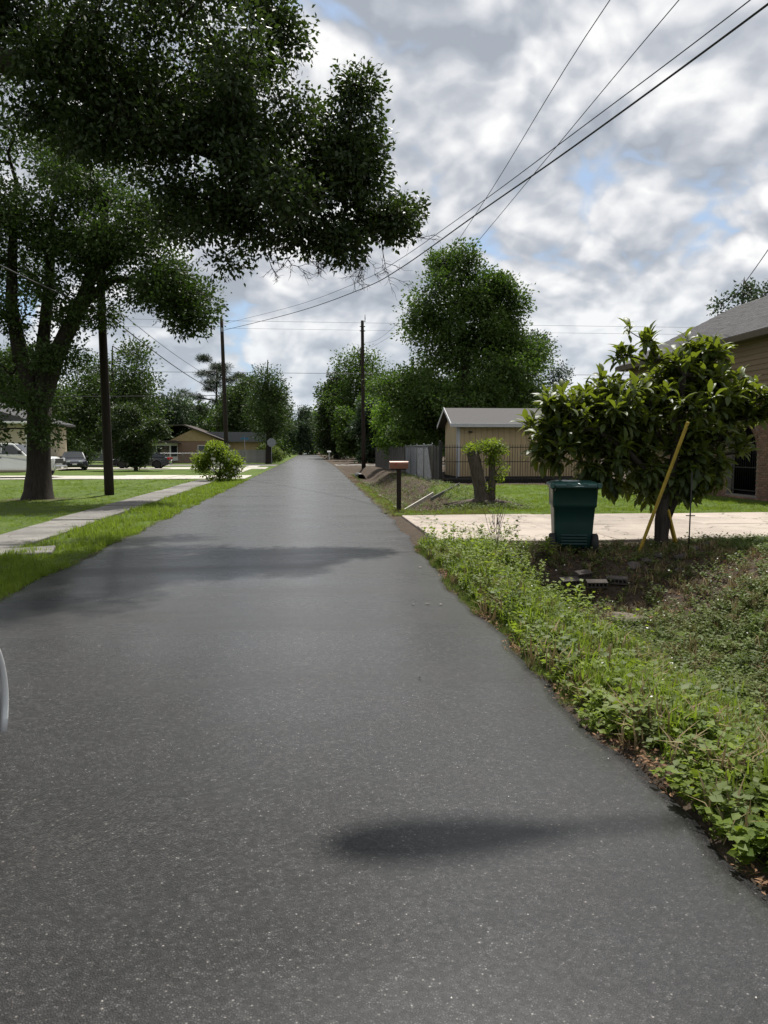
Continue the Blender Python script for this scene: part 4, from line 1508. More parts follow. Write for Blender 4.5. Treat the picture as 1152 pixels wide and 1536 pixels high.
MB().box((h - .02, -.6, .78), (h + .03, .6, 1.06), .02).build('grille', 'plastic', tk)
MB().box((h - .02, -.9, .45), (h + .14, .9, .68), .04).build('bumper', 'chrome', tk)
MB().box((h + .14, -.16, .5), (h + .16, .16, .6)).build('number_plate', 'white_paint', tk)
v = [(h - 1.5, -.76, 1.28), (h - 1.5, .76, 1.28), (h - 2.13, .68, 1.84), (h - 2.13, -.68, 1.84)]
MB().add([(a + .02, b, z + .01) for a, b, z in v] + [(a - .03, b, z - .03) for a, b, z in v], [(0, 1, 2, 3), (0, 1, 5, 4), (1, 2, 6, 5), (2, 3, 7, 6), (3, 0, 4, 7)]).build('windscreen', 'glass', tk)

# ------------------------------------------------------------------ trees
# oak reaching over the road, trunk standing outside the picture
OX, OY = -8.2, 12.6
oak_tr = [([(0, 0, -.2), (.1, 0, 1.2), (.2, .1, 3.0), (.5, .2, 4.6)], [.55, .42, .38, .36], -1),
          ([(1.4, .4, 6.4), (2.9, .3, 7.7), (4.1, .5, 7.55), (5.4, 1.0, 7.0), (6.9, 1.5, 6.6), (8.3, 1.8, 6.4)], [.27, .2, .155, .12, .09, .06], 3),
          ([(.6, .3, 6.6), (1.2, .5, 9.2), (2.4, .8, 11.2)], [.3, .22, .13], 3),
          ([(2.3, -.4, 8.3), (4.4, -.2, 9.3), (6.3, .6, 9.4)], [.17, .13, .07], 4),
          ([(-1.2, .8, 6.6), (-2.4, 1.5, 8.6)], [.24, .14], 3)]


def rel(bl, ox, oy):
    return [((c[0] - ox, c[1] - oy, c[2]), r_, n) for c, r_, n in bl]


oak_bl = rel([((-2.0, 14, 8.2), (1.8, 2.2, 1.9), 200), ((-.75, 14.0, 6.4), (1.25, 1.7, 1.1), 180), ((-1.6, 17.6, 7.2), (2.6, 1.6, 1.6), 44), ((.78, 14.6, 7.05), (.58, .85, 1.2), 120), ((1.45, 14.9, 6.05), (.42, .55, .8), 56),
              ((-4.0, 13.6, 9.2), (2.0, 2.4, 1.5), 130), ((-1.45, 14.0, 5.3), (.75, 1.0, .55), 36), ((.35, 14.4, 5.55), (.6, .8, .55), 40), ((-3.1, 13.8, 7.5), (1.5, 1.7, .75), 100), ((-2.4, 13.9, 6.8), (1.3, 1.4, .7), 60), ((-4.6, 13.6, 7.9), (1.0, 1.3, .5), 44), ((-2.0, 14, 5.7), (1.0, 1, .5), 22),
              ((-3.8, 13.4, 11.3), (2.9, 3.0, 1.6), 120), ((-7.5, 13, 10.5), (3.4, 3.5, 2.4), 120), ((-.85, 14.2, 9.1), (.6, 1.2, .9), 40), ((-2.2, 16.2, 8.0), (2.0, 1.4, 1.6), 60)], OX, OY)
oak = tree('overhanging_oak', 'huge dark oak with thick limb and foliage hanging over the road', (OX, OY, 0), oak_tr, oak_bl, 'oak', 78, .2, .103, 11,
     group=None, rtip=.007, rmax=.12, power=.46, step=.3, up=.35, droop=.3, wid=1.05)

# leafless twigs hanging below the limb's end
tw = MB()
rt = random.Random(12)


def twig(p, d, L, r0, depth):
    n = 5
    pts = [Vector(p)]
    d = Vector(d).normalized()
    for i in range(n):
        d = (d + Vector((rt.gauss(0, .22), rt.gauss(0, .22), rt.gauss(-.05, .2)))).normalized()
        pts.append(pts[-1] + d * L / n)
        if depth and i:
            for _ in range(2 if rt.random() < .6 else 1):
                e = (d + Vector((rt.gauss(0, .8), rt.gauss(0, .6), rt.gauss(0, .8)))).normalized()
                twig(pts[-1], e, L * rt.uniform(.35, .6), r0 * .6, depth - 1)
    tw.tube(pts, [r0 * (1 - .12 * i) for i in range(n + 1)], 4)


for (x, y, z), (dx, dz), L in (((1.15, 14.6, 5.7), (.15, -1), .9), ((1.4, 14.8, 5.6), (.5, -.8), .8), ((1.7, 14.9, 5.8), (.6, -.5), .6), ((1.0, 14.6, 5.3), (-.1, -1), .6), ((1.75, 14.9, 6.0), (.8, .1), .45),
                               ((-.4, 14.2, 5.2), (.2, -1), .6), ((-.1, 14.2, 5.2), (.3, -1), .5), ((-.7, 14.1, 5.2), (-.1, -1), .5), ((.2, 14.3, 5.2), (.1, -1), .4)):
    tw = MB()
    twig((x - OX, y - OY, z), (dx, 0, dz), L, .011, 2)
    tw.build('bare_twig', 'bark', oak)

# tree with forked trunk by the bare pole
TX, TY = -8.72, 25.8
t_tr = [([(0, 0, -.2), (0, 0, .25), (.02, 0, .9), (.05, 0, 2.0), (.1, 0, 3.0)], [.56, .42, .35, .33, .35], -1),
        ([(.7, 0, 4.6), (1.5, 0, 6.2), (2.1, 0, 7.8), (2.4, .1, 9.8)], [.26, .21, .16, .08], 4),
        ([(-.4, .1, 4.4), (-.7, .2, 6.2), (-.6, .2, 8.0), (-.4, .2, 10.0)], [.24, .18, .13, .07], 4),
        ([(.15, .4, 4.8), (.3, .8, 7.0), (.4, 1.0, 9.5)], [.2, .15, .08], 4),
        ([(2.6, -.1, 7.0), (3.6, -.2, 6.9), (5.0, -.3, 6.2)], [.12, .1, .05], 6)]
t_bl = rel([((-7.8, 25.8, 9.3), (2.6, 2.6, 2.0), 230), ((-10.5, 25.8, 8.0), (2.2, 2.4, 2.4), 200), ((-6.0, 25.6, 8.1), (2.0, 2.2, 1.1), 170), ((-4.4, 25.4, 6.6), (1.4, 1.5, .75), 120), ((-7.0, 25.6, 6.3), (1.3, 1.3, .9), 60), ((-11.2, 25.6, 10.5), (1.8, 2, 1.2), 60), ((-3.5, 25.2, 5.9), (.6, .9, .45), 24),
            ((-10.6, 25.5, 5.2), (1.8, 2.0, 1.2), 60), ((-9.6, 25.2, 3.3), (1.2, 1.2, .7), 26), ((-8.2, 25.0, 5.0), (1.2, 1.0, .9), 22), ((-8.0, 25.1, 2.3), (.4, .35, .6), 9), ((-9.7, 25.2, 2.2), (.7, .5, .5), 12),
            ((-8, 26, 12), (3.5, 3, 1.6), 80)], TX, TY)
tree('forked_tree', 'thick trunked forked tree with light foliage on the lawn beside bare pole', (TX, TY, 0), t_tr, t_bl, 'ash', 66, .3, .14, 12, rtip=.008, rmax=.13, step=.4, power=.45, trunk_sides=18, wobt=.07)

# broad tree behind the shed and neighbours
G_BG = 'trees behind the yards and along the street'
big_tr = [([(0, 0, -.2), (0, 0, 2), (.2, 0, 5), (.1, 0, 9), (-.2, 0, 13)], [.45, .36, .3, .18, .05], -1)]
tree('broad_tree', 'tall dense green tree with ragged tapering top behind the tan shed', (10.0, 50, 0), big_tr,
     [((0, 0, 6.2), (4.6, 4, 3.4), 230), ((-.3, 0, 10.0), (3.3, 3, 3.0), 230), ((1.0, 0, 11.2), (1.4, 1.6, 1.4), 50), ((-1.1, 0, 13.2), (1.5, 1.4, 1.6), 46), ((2.6, 0, 9.4), (1.8, 2, 2.6), 80), ((-3.4, -.8, 4.4), (2.3, 2.4, 2.7), 120), ((2.4, 0, 11.8), (.9, 1, 1.0), 18), ((3.6, 0, 6.6), (2.0, 2, 2.4), 70), ((0, -2.5, 3.9), (4.6, 2, 1.6), 70)],
     'elm', 92, .46, .22, 13, group=G_BG, rtip=.012, step=.6, rmax=.15)
tree('spreading_tree', 'grey green tree with open twiggy edge between broad tree and brown house', (17.0, 60, 0), [([(0, 0, -.2), (0, 0, 2.5), (.2, 0, 5), (0, 0, 8)], [.4, .3, .22, .08], -1)],
     [((0, 0, 7.2), (2.6, 2.6, 3.2), 120), ((2.4, 0, 5.6), (1.7, 2, 2.0), 60), ((-2.4, 0, 5.5), (2.2, 2, 2.6), 70), ((.5, 0, 10.3), (.9, .9, .9), 14), ((3.4, 0, 3.6), (1.4, 1.6, 1.5), 34)],
     'elm_b', 75, .44, .21, 14, group=G_BG, step=.6)
tree('lime_tree', 'yellow green low tree at the street edge beyond the plank fence', (7.6, 60, 0), [([(0, 0, -.2), (0, 0, 1.6), (-.2, 0, 4)], [.2, .14, .06], -1)],
     [((-.6, -.5, 3.9), (1.9, 1.8, 2.2), 110), ((-.2, 0, 5.9), (1.3, 1.3, 1.3), 46), ((-1.9, -.6, 2.9), (.9, 1, .9), 26)], 'lime', 60, .36, .2, 15, group=G_BG, step=.5)
tree('dark_understory_tree', 'dark drooping tree shading the plank fence', (8.6, 54, 0), [([(0, 0, -.2), (0, 0, 2), (.1, 0, 4)], [.22, .16, .06], -1), ([(.3, -4, 3.6), (.2, -9, 4)], [.1, .05], 1)],
     [((-.4, 0, 3.9), (2.9, 3.6, 2.0), 170), ((-.4, -6, 3.9), (2.3, 3.5, 1.5), 110), ((-.3, 7, 4), (2.6, 4, 2), 110)], 'elm', 64, .42, .22, 16, group=G_BG, step=.5)

tt = lambda H, r0: [([(0, 0, -.2), (.1, 0, H * .3), (-.1, 0, H * .6), (.05, 0, H * .95)], [r0, r0 * .75, r0 * .5, r0 * .12], -1)]


def bgtree(kind, name, label, x, y, H, w, leaf, seed, per=37, size=.36, low=.25, n=150):
    bl = [((0, 0, H * .55), (w, w, H * .3), n), ((w * .3, 0, H * .78), (w * .6, w * .6, H * .18), n // 3), ((-w * .45, 0, H * .66), (w * .55, w * .55, H * .2), n // 3),
          ((w * .55, 0, H * .45), (w * .6, w * .6, H * .22), n // 3), ((-w * .5, 0, H * .38), (w * .6, w * .6, H * .2), n // 3), ((0, 0, H * .2), (w * .9, w * .9, H * .16), n // 2)]
    bl = [((c[0], c[1], max(c[2], low * H)), r_, m_) for c, r_, m_ in bl]
    return tree(name, label, (x, y, 0), tt(H, .03 * H), bl, leaf, per, .055 * H + .1, size, seed, group=G_BG, step=.9, rtip=.014, trunk_sides=9)


# left side, beyond the yards
bgtree(0, 'yard_tree', 'large dark tree rising behind the black sedan', -19.5, 80, 12.5, 4.6, 'ash', 31, size=.32, n=190)
bgtree(0, 'yard_tree', 'rounded dark tree to the side of the tan gabled house', -19.8, 100, 11, 4.2, 'elm_b', 32)
bgtree(0, 'yard_tree', 'broad shady tree behind the cream house', -34, 86, 13, 5.5, 'ash', 33, size=.36, n=190)
bgtree(0, 'yard_tree', 'dense tree filling the gap behind the dark blue sedan', -30, 99, 9.5, 5, 'elm', 34, size=.36)
bgtree(0, 'yard_tree', 'wide tree behind the pickup truck and cream roof', -27, 74, 12, 4.8, 'ash', 35, size=.34, n=190)
# dark round shrub tree on lawn
tree('round_shrub', 'very dark rounded shrub tree standing alone on the lawn', (-13.0, 59.5, 0), [([(0, 0, -.1), (0, 0, .7), (.1, 0, 2.2)], [.16, .13, .07], -1), ([(-.3, 0, .3), (-.6, 0, 1.4)], [.08, .05], 1)],
     [((.1, 0, 1.5), (1.0, 1.2, 1.1), 110), ((-.2, 0, 3.1), (1.9, 1.6, .9), 110), ((-.6, 0, 4.0), (1.4, 1.2, .8), 50), ((1.3, 0, 3.3), (1.1, 1, .7), 40), ((-1.6, 0, 2.9), (.9, 1, .7), 30)], 'oak', 66, .26, .18, 36, cat='shrub', step=.4)
tree('flowering_bush', 'bright green leafy bush with white blossoms beside the sidewalk', (-4.5, 39.3, 0), [([(0, 0, -.1), (0, 0, .3), (.05, 0, .9)], [.07, .06, .03], -1), ([(.25, 0, .5), (.4, 0, 1.1)], [.04, .02], 1), ([(-.25, 0, .5), (-.4, 0, 1.0)], [.04, .02], 1)],
     [((0, 0, .95), (.95, .9, .8), 110), ((-.2, 0, 1.7), (.55, .5, .45), 30), ((.65, 0, .7), (.5, .5, .5), 24), ((-.75, 0, .55), (.45, .4, .4), 22)], 'weed', 40, .17, .13, 37, cat='bush', step=.25, rtip=.006)
bush = bpy.data.objects['flowering_bush']
r_ = np.random.default_rng(5)
for k in range(26):
    d = norm(r_.normal(size=(1, 3)))[0]
    p = Vector((.25 + d[0] * .85, -abs(d[1]) * .75, 1.05 + d[2] * .75))
    fl = MB()
    for j in range(5):
        a = j * 1.257
        fl.add([p, p + Vector((.05 * math.cos(a), -.02, .05 * math.sin(a))), p + Vector((.09 * math.cos(a + .5), -.01, .09 * math.sin(a + .5))), p + Vector((.05 * math.cos(a + 1), -.02, .05 * math.sin(a + 1)))], [(0, 1, 2, 3)])
    fl.build('blossom', 'petal', bush)
# slender open tree by the stop sign and twin
bgtree(0, 'slender_tree', 'slender tree with sparse ragged top by the stop sign', -4.6, 88, 12.2, 1.6, 'ash', 38, per=40, size=.27, n=90)
bgtree(0, 'street_tree', 'mid green tree behind the pale board fence', -8.6, 100, 10.5, 3.0, 'ash', 39, n=120)


def pine(name, label, x, y, H, w, seed):
    r2 = np.random.default_rng(seed)
    bl = []
    for k in range(13):
        z = H * (.5 + .5 * (k / 12))
        rr4 = w * (1.0 - .55 * (k / 12)) * r2.uniform(.6, 1)
        a = k * 2.4
        bl.append(((rr4 * math.cos(a), rr4 * math.sin(a), z), (w * .42, w * .42, H * .035), 24))
    return tree(name, label, (x, y, 0), tt(H, .022 * H), bl, 'pine', 48, .4, .34, seed, group=G_BG, tpl=NEEDLE, step=.9, rtip=.016, arch=.0, up=.8, flat=.5, trunk_sides=9)


pine('pine_tree', 'tall pine with flat layered branches behind the dark pole', -13.0, 112, 14.0, 4.0, 41)
pine('pine_tree', 'second lower pine just beyond the tall layered pine', -9.5, 124, 13.0, 3.4, 42)
# the street beyond the crossing: rows of trees on both sides
row = [(-9.5, 112, 9, 3.2, 'ash', 'low bushy tree at the verge past the board fence'), (-8.5, 132, 10.5, 3.6, 'elm', 'full green tree on the far verge past the pines'),
       (-8.0, 156, 12, 4, 'ash', 'tree on the far verge halfway to the street end'), (-8.5, 186, 14, 4.6, 'elm_b', 'greyish tree on the far verge near the street end'),
       (-14, 140, 12, 4.6, 'elm', 'broad tree behind the far verge row'), (-20, 128, 10, 4.5, 'ash', 'broad tree behind the tan gabled house'),
       (8.2, 92, 8.5, 2.9, 'elm_b', 'greyish leafy tree just past the crossing pole'), (6.9, 106, 8.5, 2.8, 'elm', 'low dark tree behind the small white mailbox'),
       (8.5, 128, 19, 4.6, 'elm', 'very tall full tree beyond the crossing pole'), (4.6, 134, 15.5, 2.6, 'oak', 'tall dark narrow tree beside the very tall full tree'),
       (13.5, 122, 15.5, 5, 'elm', 'big tree standing behind the lime coloured one'), (8.0, 150, 12, 3.8, 'elm_b', 'grey green tree leaning to the far road'),
       (6.8, 176, 13.5, 4.2, 'elm', 'tree on the ditch side near the street end'), (-2.5, 222, 13, 5, 'elm_b', 'dark tree closing the street end beside the grey green one'), (4.5, 230, 14, 5.5, 'elm_b', 'dark tree closing the street end on the ditch side'), (16, 84, 10, 4.4, 'elm', 'thick tree behind the spreading tree and shed roof')]
for i, (x, y, H, w, lf, lab) in enumerate(row):
    bgtree(0, 'street_tree', lab, x, y, H, w, lf, 60 + i, size=.36 + y * .0008, n=130, low=.14)
# trees that close the end of the street and the horizon: one mass
r_ = np.random.default_rng(77)
cent = []
for k in range(6200):
    x = r_.uniform(-190, 190)
    y = 235 + r_.uniform(0, 30) - .0 * abs(x)
    if abs(x) > 12:
        y -= min(60, (abs(x) - 12) * .5)
    hh = 10.5 + 3.0 * math.sin(x * .13) + 2 * math.sin(x * .31 + 1) + r_.uniform(-1, 1.5)
    cent.append((x, y, hh * r_.random() ** .85))
V, T, var = make_leaves(np.array(cent), 10, 1.6, 1.45, r_)
stuff(link('distant_woods', tri_mesh('distant_woods', V, T, 'elm', var)), 'far belt of green woods closing the end of the street', 'woods')
# small bush tops at house edge
tree('thin_tree', 'thin leafy treetop showing over the ridge of the brown house', (25.5, 44, 0), tt(12.2, .25), [((0, 0, 10.4), (1.5, 1.6, 1.0), 30), ((1.3, 0, 10.8), (.6, .6, .5), 8), ((-1.1, 0, 9.8), (.8, 1, .6), 8)], 'elm_b', 22, .35, .22, 44, group=G_BG, step=.5)
# hedge beside dark sedan
tree('clipped_hedge', 'low rounded green hedge behind the dark blue sedan', (-25.5, 84, 0), [([(0, 0, -.1), (0, 0, .6)], [.12, .06], -1)], [((0, 0, .9), (3.2, .9, .95), 120)], 'ash', 60, .3, .22, 45, cat='hedge', step=.6)
tree('verge_shrub', 'leafy shrub on the verge behind the stop sign', (-4.9, 95, 0), [([(0, 0, -.1), (0, 0, .8)], [.08, .04], -1)], [((0, 0, 1.4), (1.6, 2.5, 1.3), 90)], 'weed_dull', 50, .3, .25, 46, cat='shrub', step=.5)
tree('verge_shrub', 'leafy shrub crowding the far road edge past the stop sign', (-5.2, 107, 0), [([(0, 0, -.1), (0, 0, .8)], [.08, .04], -1)], [((0, 0, 1.5), (1.8, 4, 1.4), 100)], 'elm', 50, .3, .27, 47, cat='shrub', step=.5)

# sawn-off tree by the driveway
st = tree('sawn_tree', 'sawn off twin stump sprouting new leaves on the lawn by the driveway', (5.0, 21.8, 0),
          [([(0, 0, -.1), (-.02, 0, .12), (-.08, 0, .5), (-.22, 0, 1.05), (-.36, 0, 1.55)], [.34, .22, .185, .17, .16], -1), ([(.18, -.03, .1), (.24, -.03, .5), (.25, 0, 1.0), (.22, 0, 1.45)], [.16, .1, .095, .085], 1)],
          [((-.12, 0, 1.68), (.6, .4, .25), 80), ((.32, -.05, 1.45), (.26, .25, .35), 34), ((.42, -.05, .95), (.14, .2, .35), 14), ((.12, -.2, .35), (.1, .08, .2), 4)],
          'weed', 14, .085, .09, 48, bark='bark_pale', rtip=.005, step=.12, rmax=.03, trunk_sides=16, wobt=.1)
for a0 in (2.6, 3.5, -.5, .4, -1.5):
    MB().tube([(math.cos(a0) * s, math.sin(a0) * s * .8, .1 - s * .09) for s in np.linspace(.1, 1.25, 6)], list(np.linspace(.13, .03, 6)), 7, wob=.1).build('root', 'bark_pale', st)


# loquat: rosettes of long leaves
def loquat():
    r2 = np.random.default_rng(21)
    loc = (5.74, 12.05, 0)
    bl = rel([((5.65, 12.6, 2.1), (1.55, .95, .72), 240), ((4.6, 12.4, 2.05), (.9, .75, .6), 125), ((3.95, 12.2, 1.75), (.36, .5, .5), 40), ((6.5, 12.7, 2.75), (.66, .6, .6), 110), ((5.2, 12.5, 3.2), (.14, .15, .5), 5),
              ((5.75, 12.6, 3.3), (.16, .2, .4), 7), ((7.35, 12.7, 2.3), (.6, .5, .42), 76), ((6.0, 12.4, 1.2), (.95, .6, .45), 100), ((4.85, 12.2, 1.35), (.7, .45, .34), 60), ((6.95, 12.6, 1.5), (.5, .4, .4), 36), ((6.75, 12.6, 3.25), (.3, .3, .2), 12)], loc[0], loc[1])
    tips = sample_blobs(bl, r2, 2)
    root = thing('loquat_tree', 'broadleaf tree with long glossy rosette leaves beside the green bin', 'tree', loc)
    tr = [([(0, 0, -.1), (0, 0, .1), (-.02, 0, .45), (.03, 0, .8)], [.17, .11, .09, .085], -1), ([(-.25, 0, 1.2), (-.7, -.1, 1.6), (-1.2, -.15, 1.9)], [.06, .05, .03], 3),
          ([(.15, 0, 1.3), (.3, .1, 2.0), (.35, .1, 2.8)], [.065, .05, .03], 3), ([(.1, 0, .5), (.28, .05, .9), (.6, 0, 1.4)], [.06, .05, .03], 1)]
    P, par, w, rad0, ntr, tn = grow(tr, tips, r2, step=.2)
    V, T = wood(P, par, w, rad0, ntr, .008, .45, .06)
    link('branches', tri_mesh('branches', V, T, 'bark', smooth=True), root)
    mb = MB()
    for pts, rads, _ in tr:
        mb.tube(pts, [q * 1.04 for q in rads], 10, wob=.06)
    mb.build('trunk', 'bark', root)
    n, per = len(tips), 11
    pos = np.repeat(tips, per, 0) + r2.normal(size=(n * per, 3)) * .035
    lowz = np.repeat(tips[:, 2], per)
    az = np.tile(np.arange(per) * 2.399, n) + np.repeat(r2.uniform(0, 6.28, n), per)
    tilt = np.tile(np.linspace(1.15, -.55, per), n) + r2.normal(size=n * per) * .22
    tilt = tilt - np.where(lowz < 1.45, .75, 0)
    ax = np.stack([np.cos(az) * np.cos(tilt), np.sin(az) * np.cos(tilt), np.sin(tilt)], 1)
    nr = np.stack([-np.cos(az) * np.sin(tilt), -np.sin(az) * np.sin(tilt), np.cos(tilt)], 1) + r2.normal(size=(n * per, 3)) * .25
    size = r2.uniform(.17, .32, n * per)
    V, T = place(LONG, pos, ax, nr, size, 1.15)
    newl = np.tile(np.linspace(.95, .05, per), n)
    var = np.repeat(np.clip(newl + r2.normal(size=n * per) * .2 + np.where(lowz > 2.2, .15, -.15), 0, 1), len(LONG[0]))
    link('crown', tri_mesh('crown', V, T, 'loquat', var), root)


loquat()


# ------------------------------------------------------------------ ground cover
def on_ground(x, y):
    return np.array([hgt(a, b) for a, b in zip(x, y)])


def blades_tpl(r2, n, h, rad, lean=.45, w=.006, cheap=False):
    v, f = [], []
    for k in range(n):
        a = r2.uniform(0, 6.28)
        q = rad * math.sqrt(r2.random())
        b = r2.uniform(0, 6.28)
        hh = h * r2.uniform(.55, 1.15)
        px, py = q * math.cos(a), q * math.sin(a)
        ln = lean * r2.random()
        dx, dy = math.cos(b), math.sin(b)
        ww = w * r2.uniform(.7, 1.3)
        o = len(v)
        if cheap:
            v += [(px - dy * ww, py + dx * ww, 0), (px + dy * ww, py - dx * ww, 0), (px + dx * ln * hh, py + dy * ln * hh, hh)]
            f += [(o, o + 1, o + 2)]
            continue
        v += [(px - dy * ww, py + dx * ww, 0), (px + dy * ww, py - dx * ww, 0), (px + dx * ln * hh * .45 + dy * ww * .7, py + dy * ln * hh * .45 - dx * ww * .7, hh * .62),
              (px + dx * ln * hh * .45 - dy * ww * .7, py + dy * ln * hh * .45 + dx * ww * .7, hh * .62), (px + dx * ln * hh * 1.25, py + dy * ln * hh * 1.25, hh * (1 - .25 * ln))]
        f += [(o, o + 1, o + 2), (o, o + 2, o + 3), (o + 3, o + 2, o + 4)]
    return np.array(v), np.array(f)


def sprig_tpl(r2, n, h, leaf, spread=.5):
    """leafy weed: short stems set with folded leaves"""
    parts = []
    for s in range(3):
        a = r2.uniform(0, 6.28)
        tip = np.array([math.cos(a) * h * spread, math.sin(a) * h * spread, h * r2.uniform(.7, 1.1)])
        st_ = np.array([[0, .003, 0], [0, -.003, 0], tip])
        parts.append((st_, np.array([[0, 1, 2]])))
        t = r2.uniform(.25, 1.05, n)
        pos = tip[None] * t[:, None]
        az = r2.uniform(0, 6.28, n)
        ax = np.stack([np.cos(az), np.sin(az), r2.uniform(-.2, .5, n)], 1)
        nr = r2.normal(size=(n, 3)) * .4 + np.array([0, 0, 1])
        parts.append(place(LEAF, pos, ax, nr, leaf * r2.uniform(.6, 1.2, n), 1.5))
    return joinVT(parts)


def scatter(name, tpls, x, y, scale, r2, mat, label, cat, z=None, tilt=.12, parent=None):
    z = on_ground(x, y) if z is None else z
    which = r2.integers(0, len(tpls), len(x))
    parts, var = [], []
    for k, tp in enumerate(tpls):
        m_ = which == k
        n = int(m_.sum())
        if not n:
            continue
        a = r2.uniform(0, 6.28, n)
        ax = np.stack([np.cos(a), np.sin(a), r2.normal(size=n) * tilt], 1)
        nr = np.stack([r2.normal(size=n) * tilt, r2.normal(size=n) * tilt, np.ones(n)], 1)
        parts.append(place(tp, np.stack([x[m_], y[m_], z[m_]], 1), ax, nr, scale[m_]))
        var.append(np.repeat(np.clip(r2.normal(.5, .22, n), 0, 1), len(tp[0])) * .75 + np.clip(r2.normal(.5, .3, n * len(tp[0])), 0, 1) * .25)
    V, T = joinVT(parts)
    return stuff(link(name, tri_mesh(name, V, T, mat, np.concatenate(var))), label, cat)


r2 = np.random.default_rng(99)
lawn_t = [blades_tpl(r2, 16, .07, .09, .7, .0045, True) for _ in range(4)]
tall_t = [blades_tpl(r2, 14, .15, .06, .8, .005) for _ in range(4)]


def uni(n, x0, x1, y0, y1, near=1.0):
    y = y0 + (y1 - y0) * r2.random(n) ** near
    return r2.uniform(x0, x1, n), y


# verge between road and sidewalk
x, y = uni(9500, -4.72, -3.22, 6.5, 42, 1.8)
ok = np.array([a < road_l(b) + .02 and math.sin(a * 3.1 + b * 1.3) + math.sin(b * 2.3 - a) + 1.2 * q > -.6 for a, b, q in zip(x, y, r2.normal(size=len(x)))])
scatter('verge_grass', lawn_t + tall_t[:1], x[ok], y[ok], r2.uniform(.5, 1.15, ok.sum()), r2, 'grass', 'strip of green grass between the asphalt and the sidewalk', 'grass')
x, y = uni(9000, -15, -5.72, 11, 42, 1.5)
ok = (x > -.45 * y - 1.5) & (np.hypot(x + 8.7, y - 25.8) > .9) & (np.sin(x * 1.1 + y * .7) + np.sin(y * .9 - x * .6) + r2.normal(size=len(x)) > -.7)
scatter('lawn_grass', lawn_t, x[ok], y[ok], r2.uniform(.5, 1.0, ok.sum()), r2, 'grass', 'mown lawn around the forked tree and bare pole', 'grass')
x, y = uni(9000, 2.1, 13.6, 18.5, 35.3, 1.4)
ok = np.array([dirt(a, b) < .5 + .2 * q for a, b, q in zip(x, y, r2.random(len(x)))])
scatter('lawn_grass', lawn_t, x[ok], y[ok], r2.uniform(.5, 1.05, ok.sum()), r2, 'grass', 'bright lawn round the sawn stump before the iron fence', 'grass')
x, y = uni(2000, 2.0, 4.6, 18.6, 45, 1.6)
scatter('straw_grass', lawn_t, x, y, r2.uniform(.5, 1.1, len(x)), r2, 'straw', 'dry sparse grass along the bare ditch', 'grass')

# weeds on the near ditch bank
sp = [sprig_tpl(r2, 9, .13, .045) for _ in range(5)]
sp_s = [sprig_tpl(r2, 6, .1, .03, .8) for _ in range(5)]
x, y = uni(4300, 1.7, 5.2, 1.8, 9.5, 1.25)
d = x - np.array([road_r(b) for b in y])
ok = (d > .07 + .1 * r2.random(len(x))) & (d < 1.55 - .12 * (y - 5) + .35 * r2.normal(size=len(x))) & (r2.random(len(x)) < 1.15 - .07 * y)
scatter('leafy_weeds', sp, x[ok], y[ok], r2.uniform(.55, 1.35, ok.sum()), r2, 'weed', 'lush bright green leafy weeds along the asphalt edge', 'weeds')
x, y = uni(13500, 1.75, 9.0, 2.2, 12.6, .85)
ok = x < .62 * y + .8
x, y = x[ok], y[ok]
d = x - np.array([road_r(b) for b in y])
bare = (x > 3.2) & (x < 6.6) & (y > 9.2) & (r2.random(len(x)) < .62)
ok = (d > .14) & ~bare & (y < 12.75 - .1 * r2.random(len(x)))
scatter('ditch_weeds', sp_s, x[ok], y[ok], r2.uniform(.6, 1.5, ok.sum()), r2, 'weed_dull', 'tangled dull green weeds covering the ditch', 'weeds')
x, y = uni(4200, 1.75, 5.0, 3.5, 13.0, .8)
d = x - np.array([road_r(b) for b in y])
ok = (d > .12) & (d < 1.6 + .3 * r2.normal(size=len(x))) & ~((x > 3.2) & (y > 9.4))
scatter('verge_grass', tall_t, x[ok], y[ok], r2.uniform(.5, 1.35, ok.sum()), r2, 'grass', 'longer grass tufts on the weedy bank near the driveway', 'grass')
x, y = uni(1100, 1.8, 6.5, 3.0, 12.5, .9)
d = x - np.array([road_r(b) for b in y])
ok = d > .12
scatter('straw_grass', tall_t, x[ok], y[ok], r2.uniform(.5, 1.2, ok.sum()), r2, 'straw', 'dry straw stems mixed into the near ditch weeds', 'grass')
x = r2.uniform(.03, .32, 2200)
y = 4.6 + 8.2 * r2.random(2200)
x = x + np.array([road_r(b) for b in y])
ok = np.array([math.sin(b * 2.1) + math.sin(b * 5.3 + 1) < .9 + .5 * q for b, q in zip(y, r2.normal(size=len(y)))])
scatter('verge_grass', lawn_t, x[ok], y[ok], r2.uniform(.35, .8, ok.sum()), r2, 'weed_dull', 'short grass creeping onto the asphalt edge by the ditch', 'grass')
x = r2.uniform(.02, .55, 420)
y = r2.uniform(1.9, 5.2, 420)
x = x + np.array([road_r(b) for b in y])
ok = np.array([math.sin(b * 2.1) + math.sin(b * 5.3 + 1) < .5 + q for b, q in zip(y, r2.normal(size=len(y)))])
scatter('leafy_weeds', sp, x[ok], y[ok], r2.uniform(.5, 1.1, ok.sum()), r2, 'weed', 'leafy weeds spilling onto the near road edge', 'weeds')
x, y = uni(800, 1.9, 3.3, 2.5, 9.5, 1.0)
scatter('verge_grass', tall_t, x, y, r2.uniform(.7, 1.7, len(x)), r2, 'grass', 'long grass blades standing among the leafy weeds', 'grass')
x, y = uni(1700, 2.6, 6.2, 20, 50, 1.4)
scatter('ditch_weeds', sp_s, x, y, r2.uniform(.8, 1.8, len(x)), r2, 'weed_dull', 'thin dull weeds on the bare far ditch bank', 'weeds')
x, y = uni(3000, 2.3, 6.2, 20, 50, 1.2)
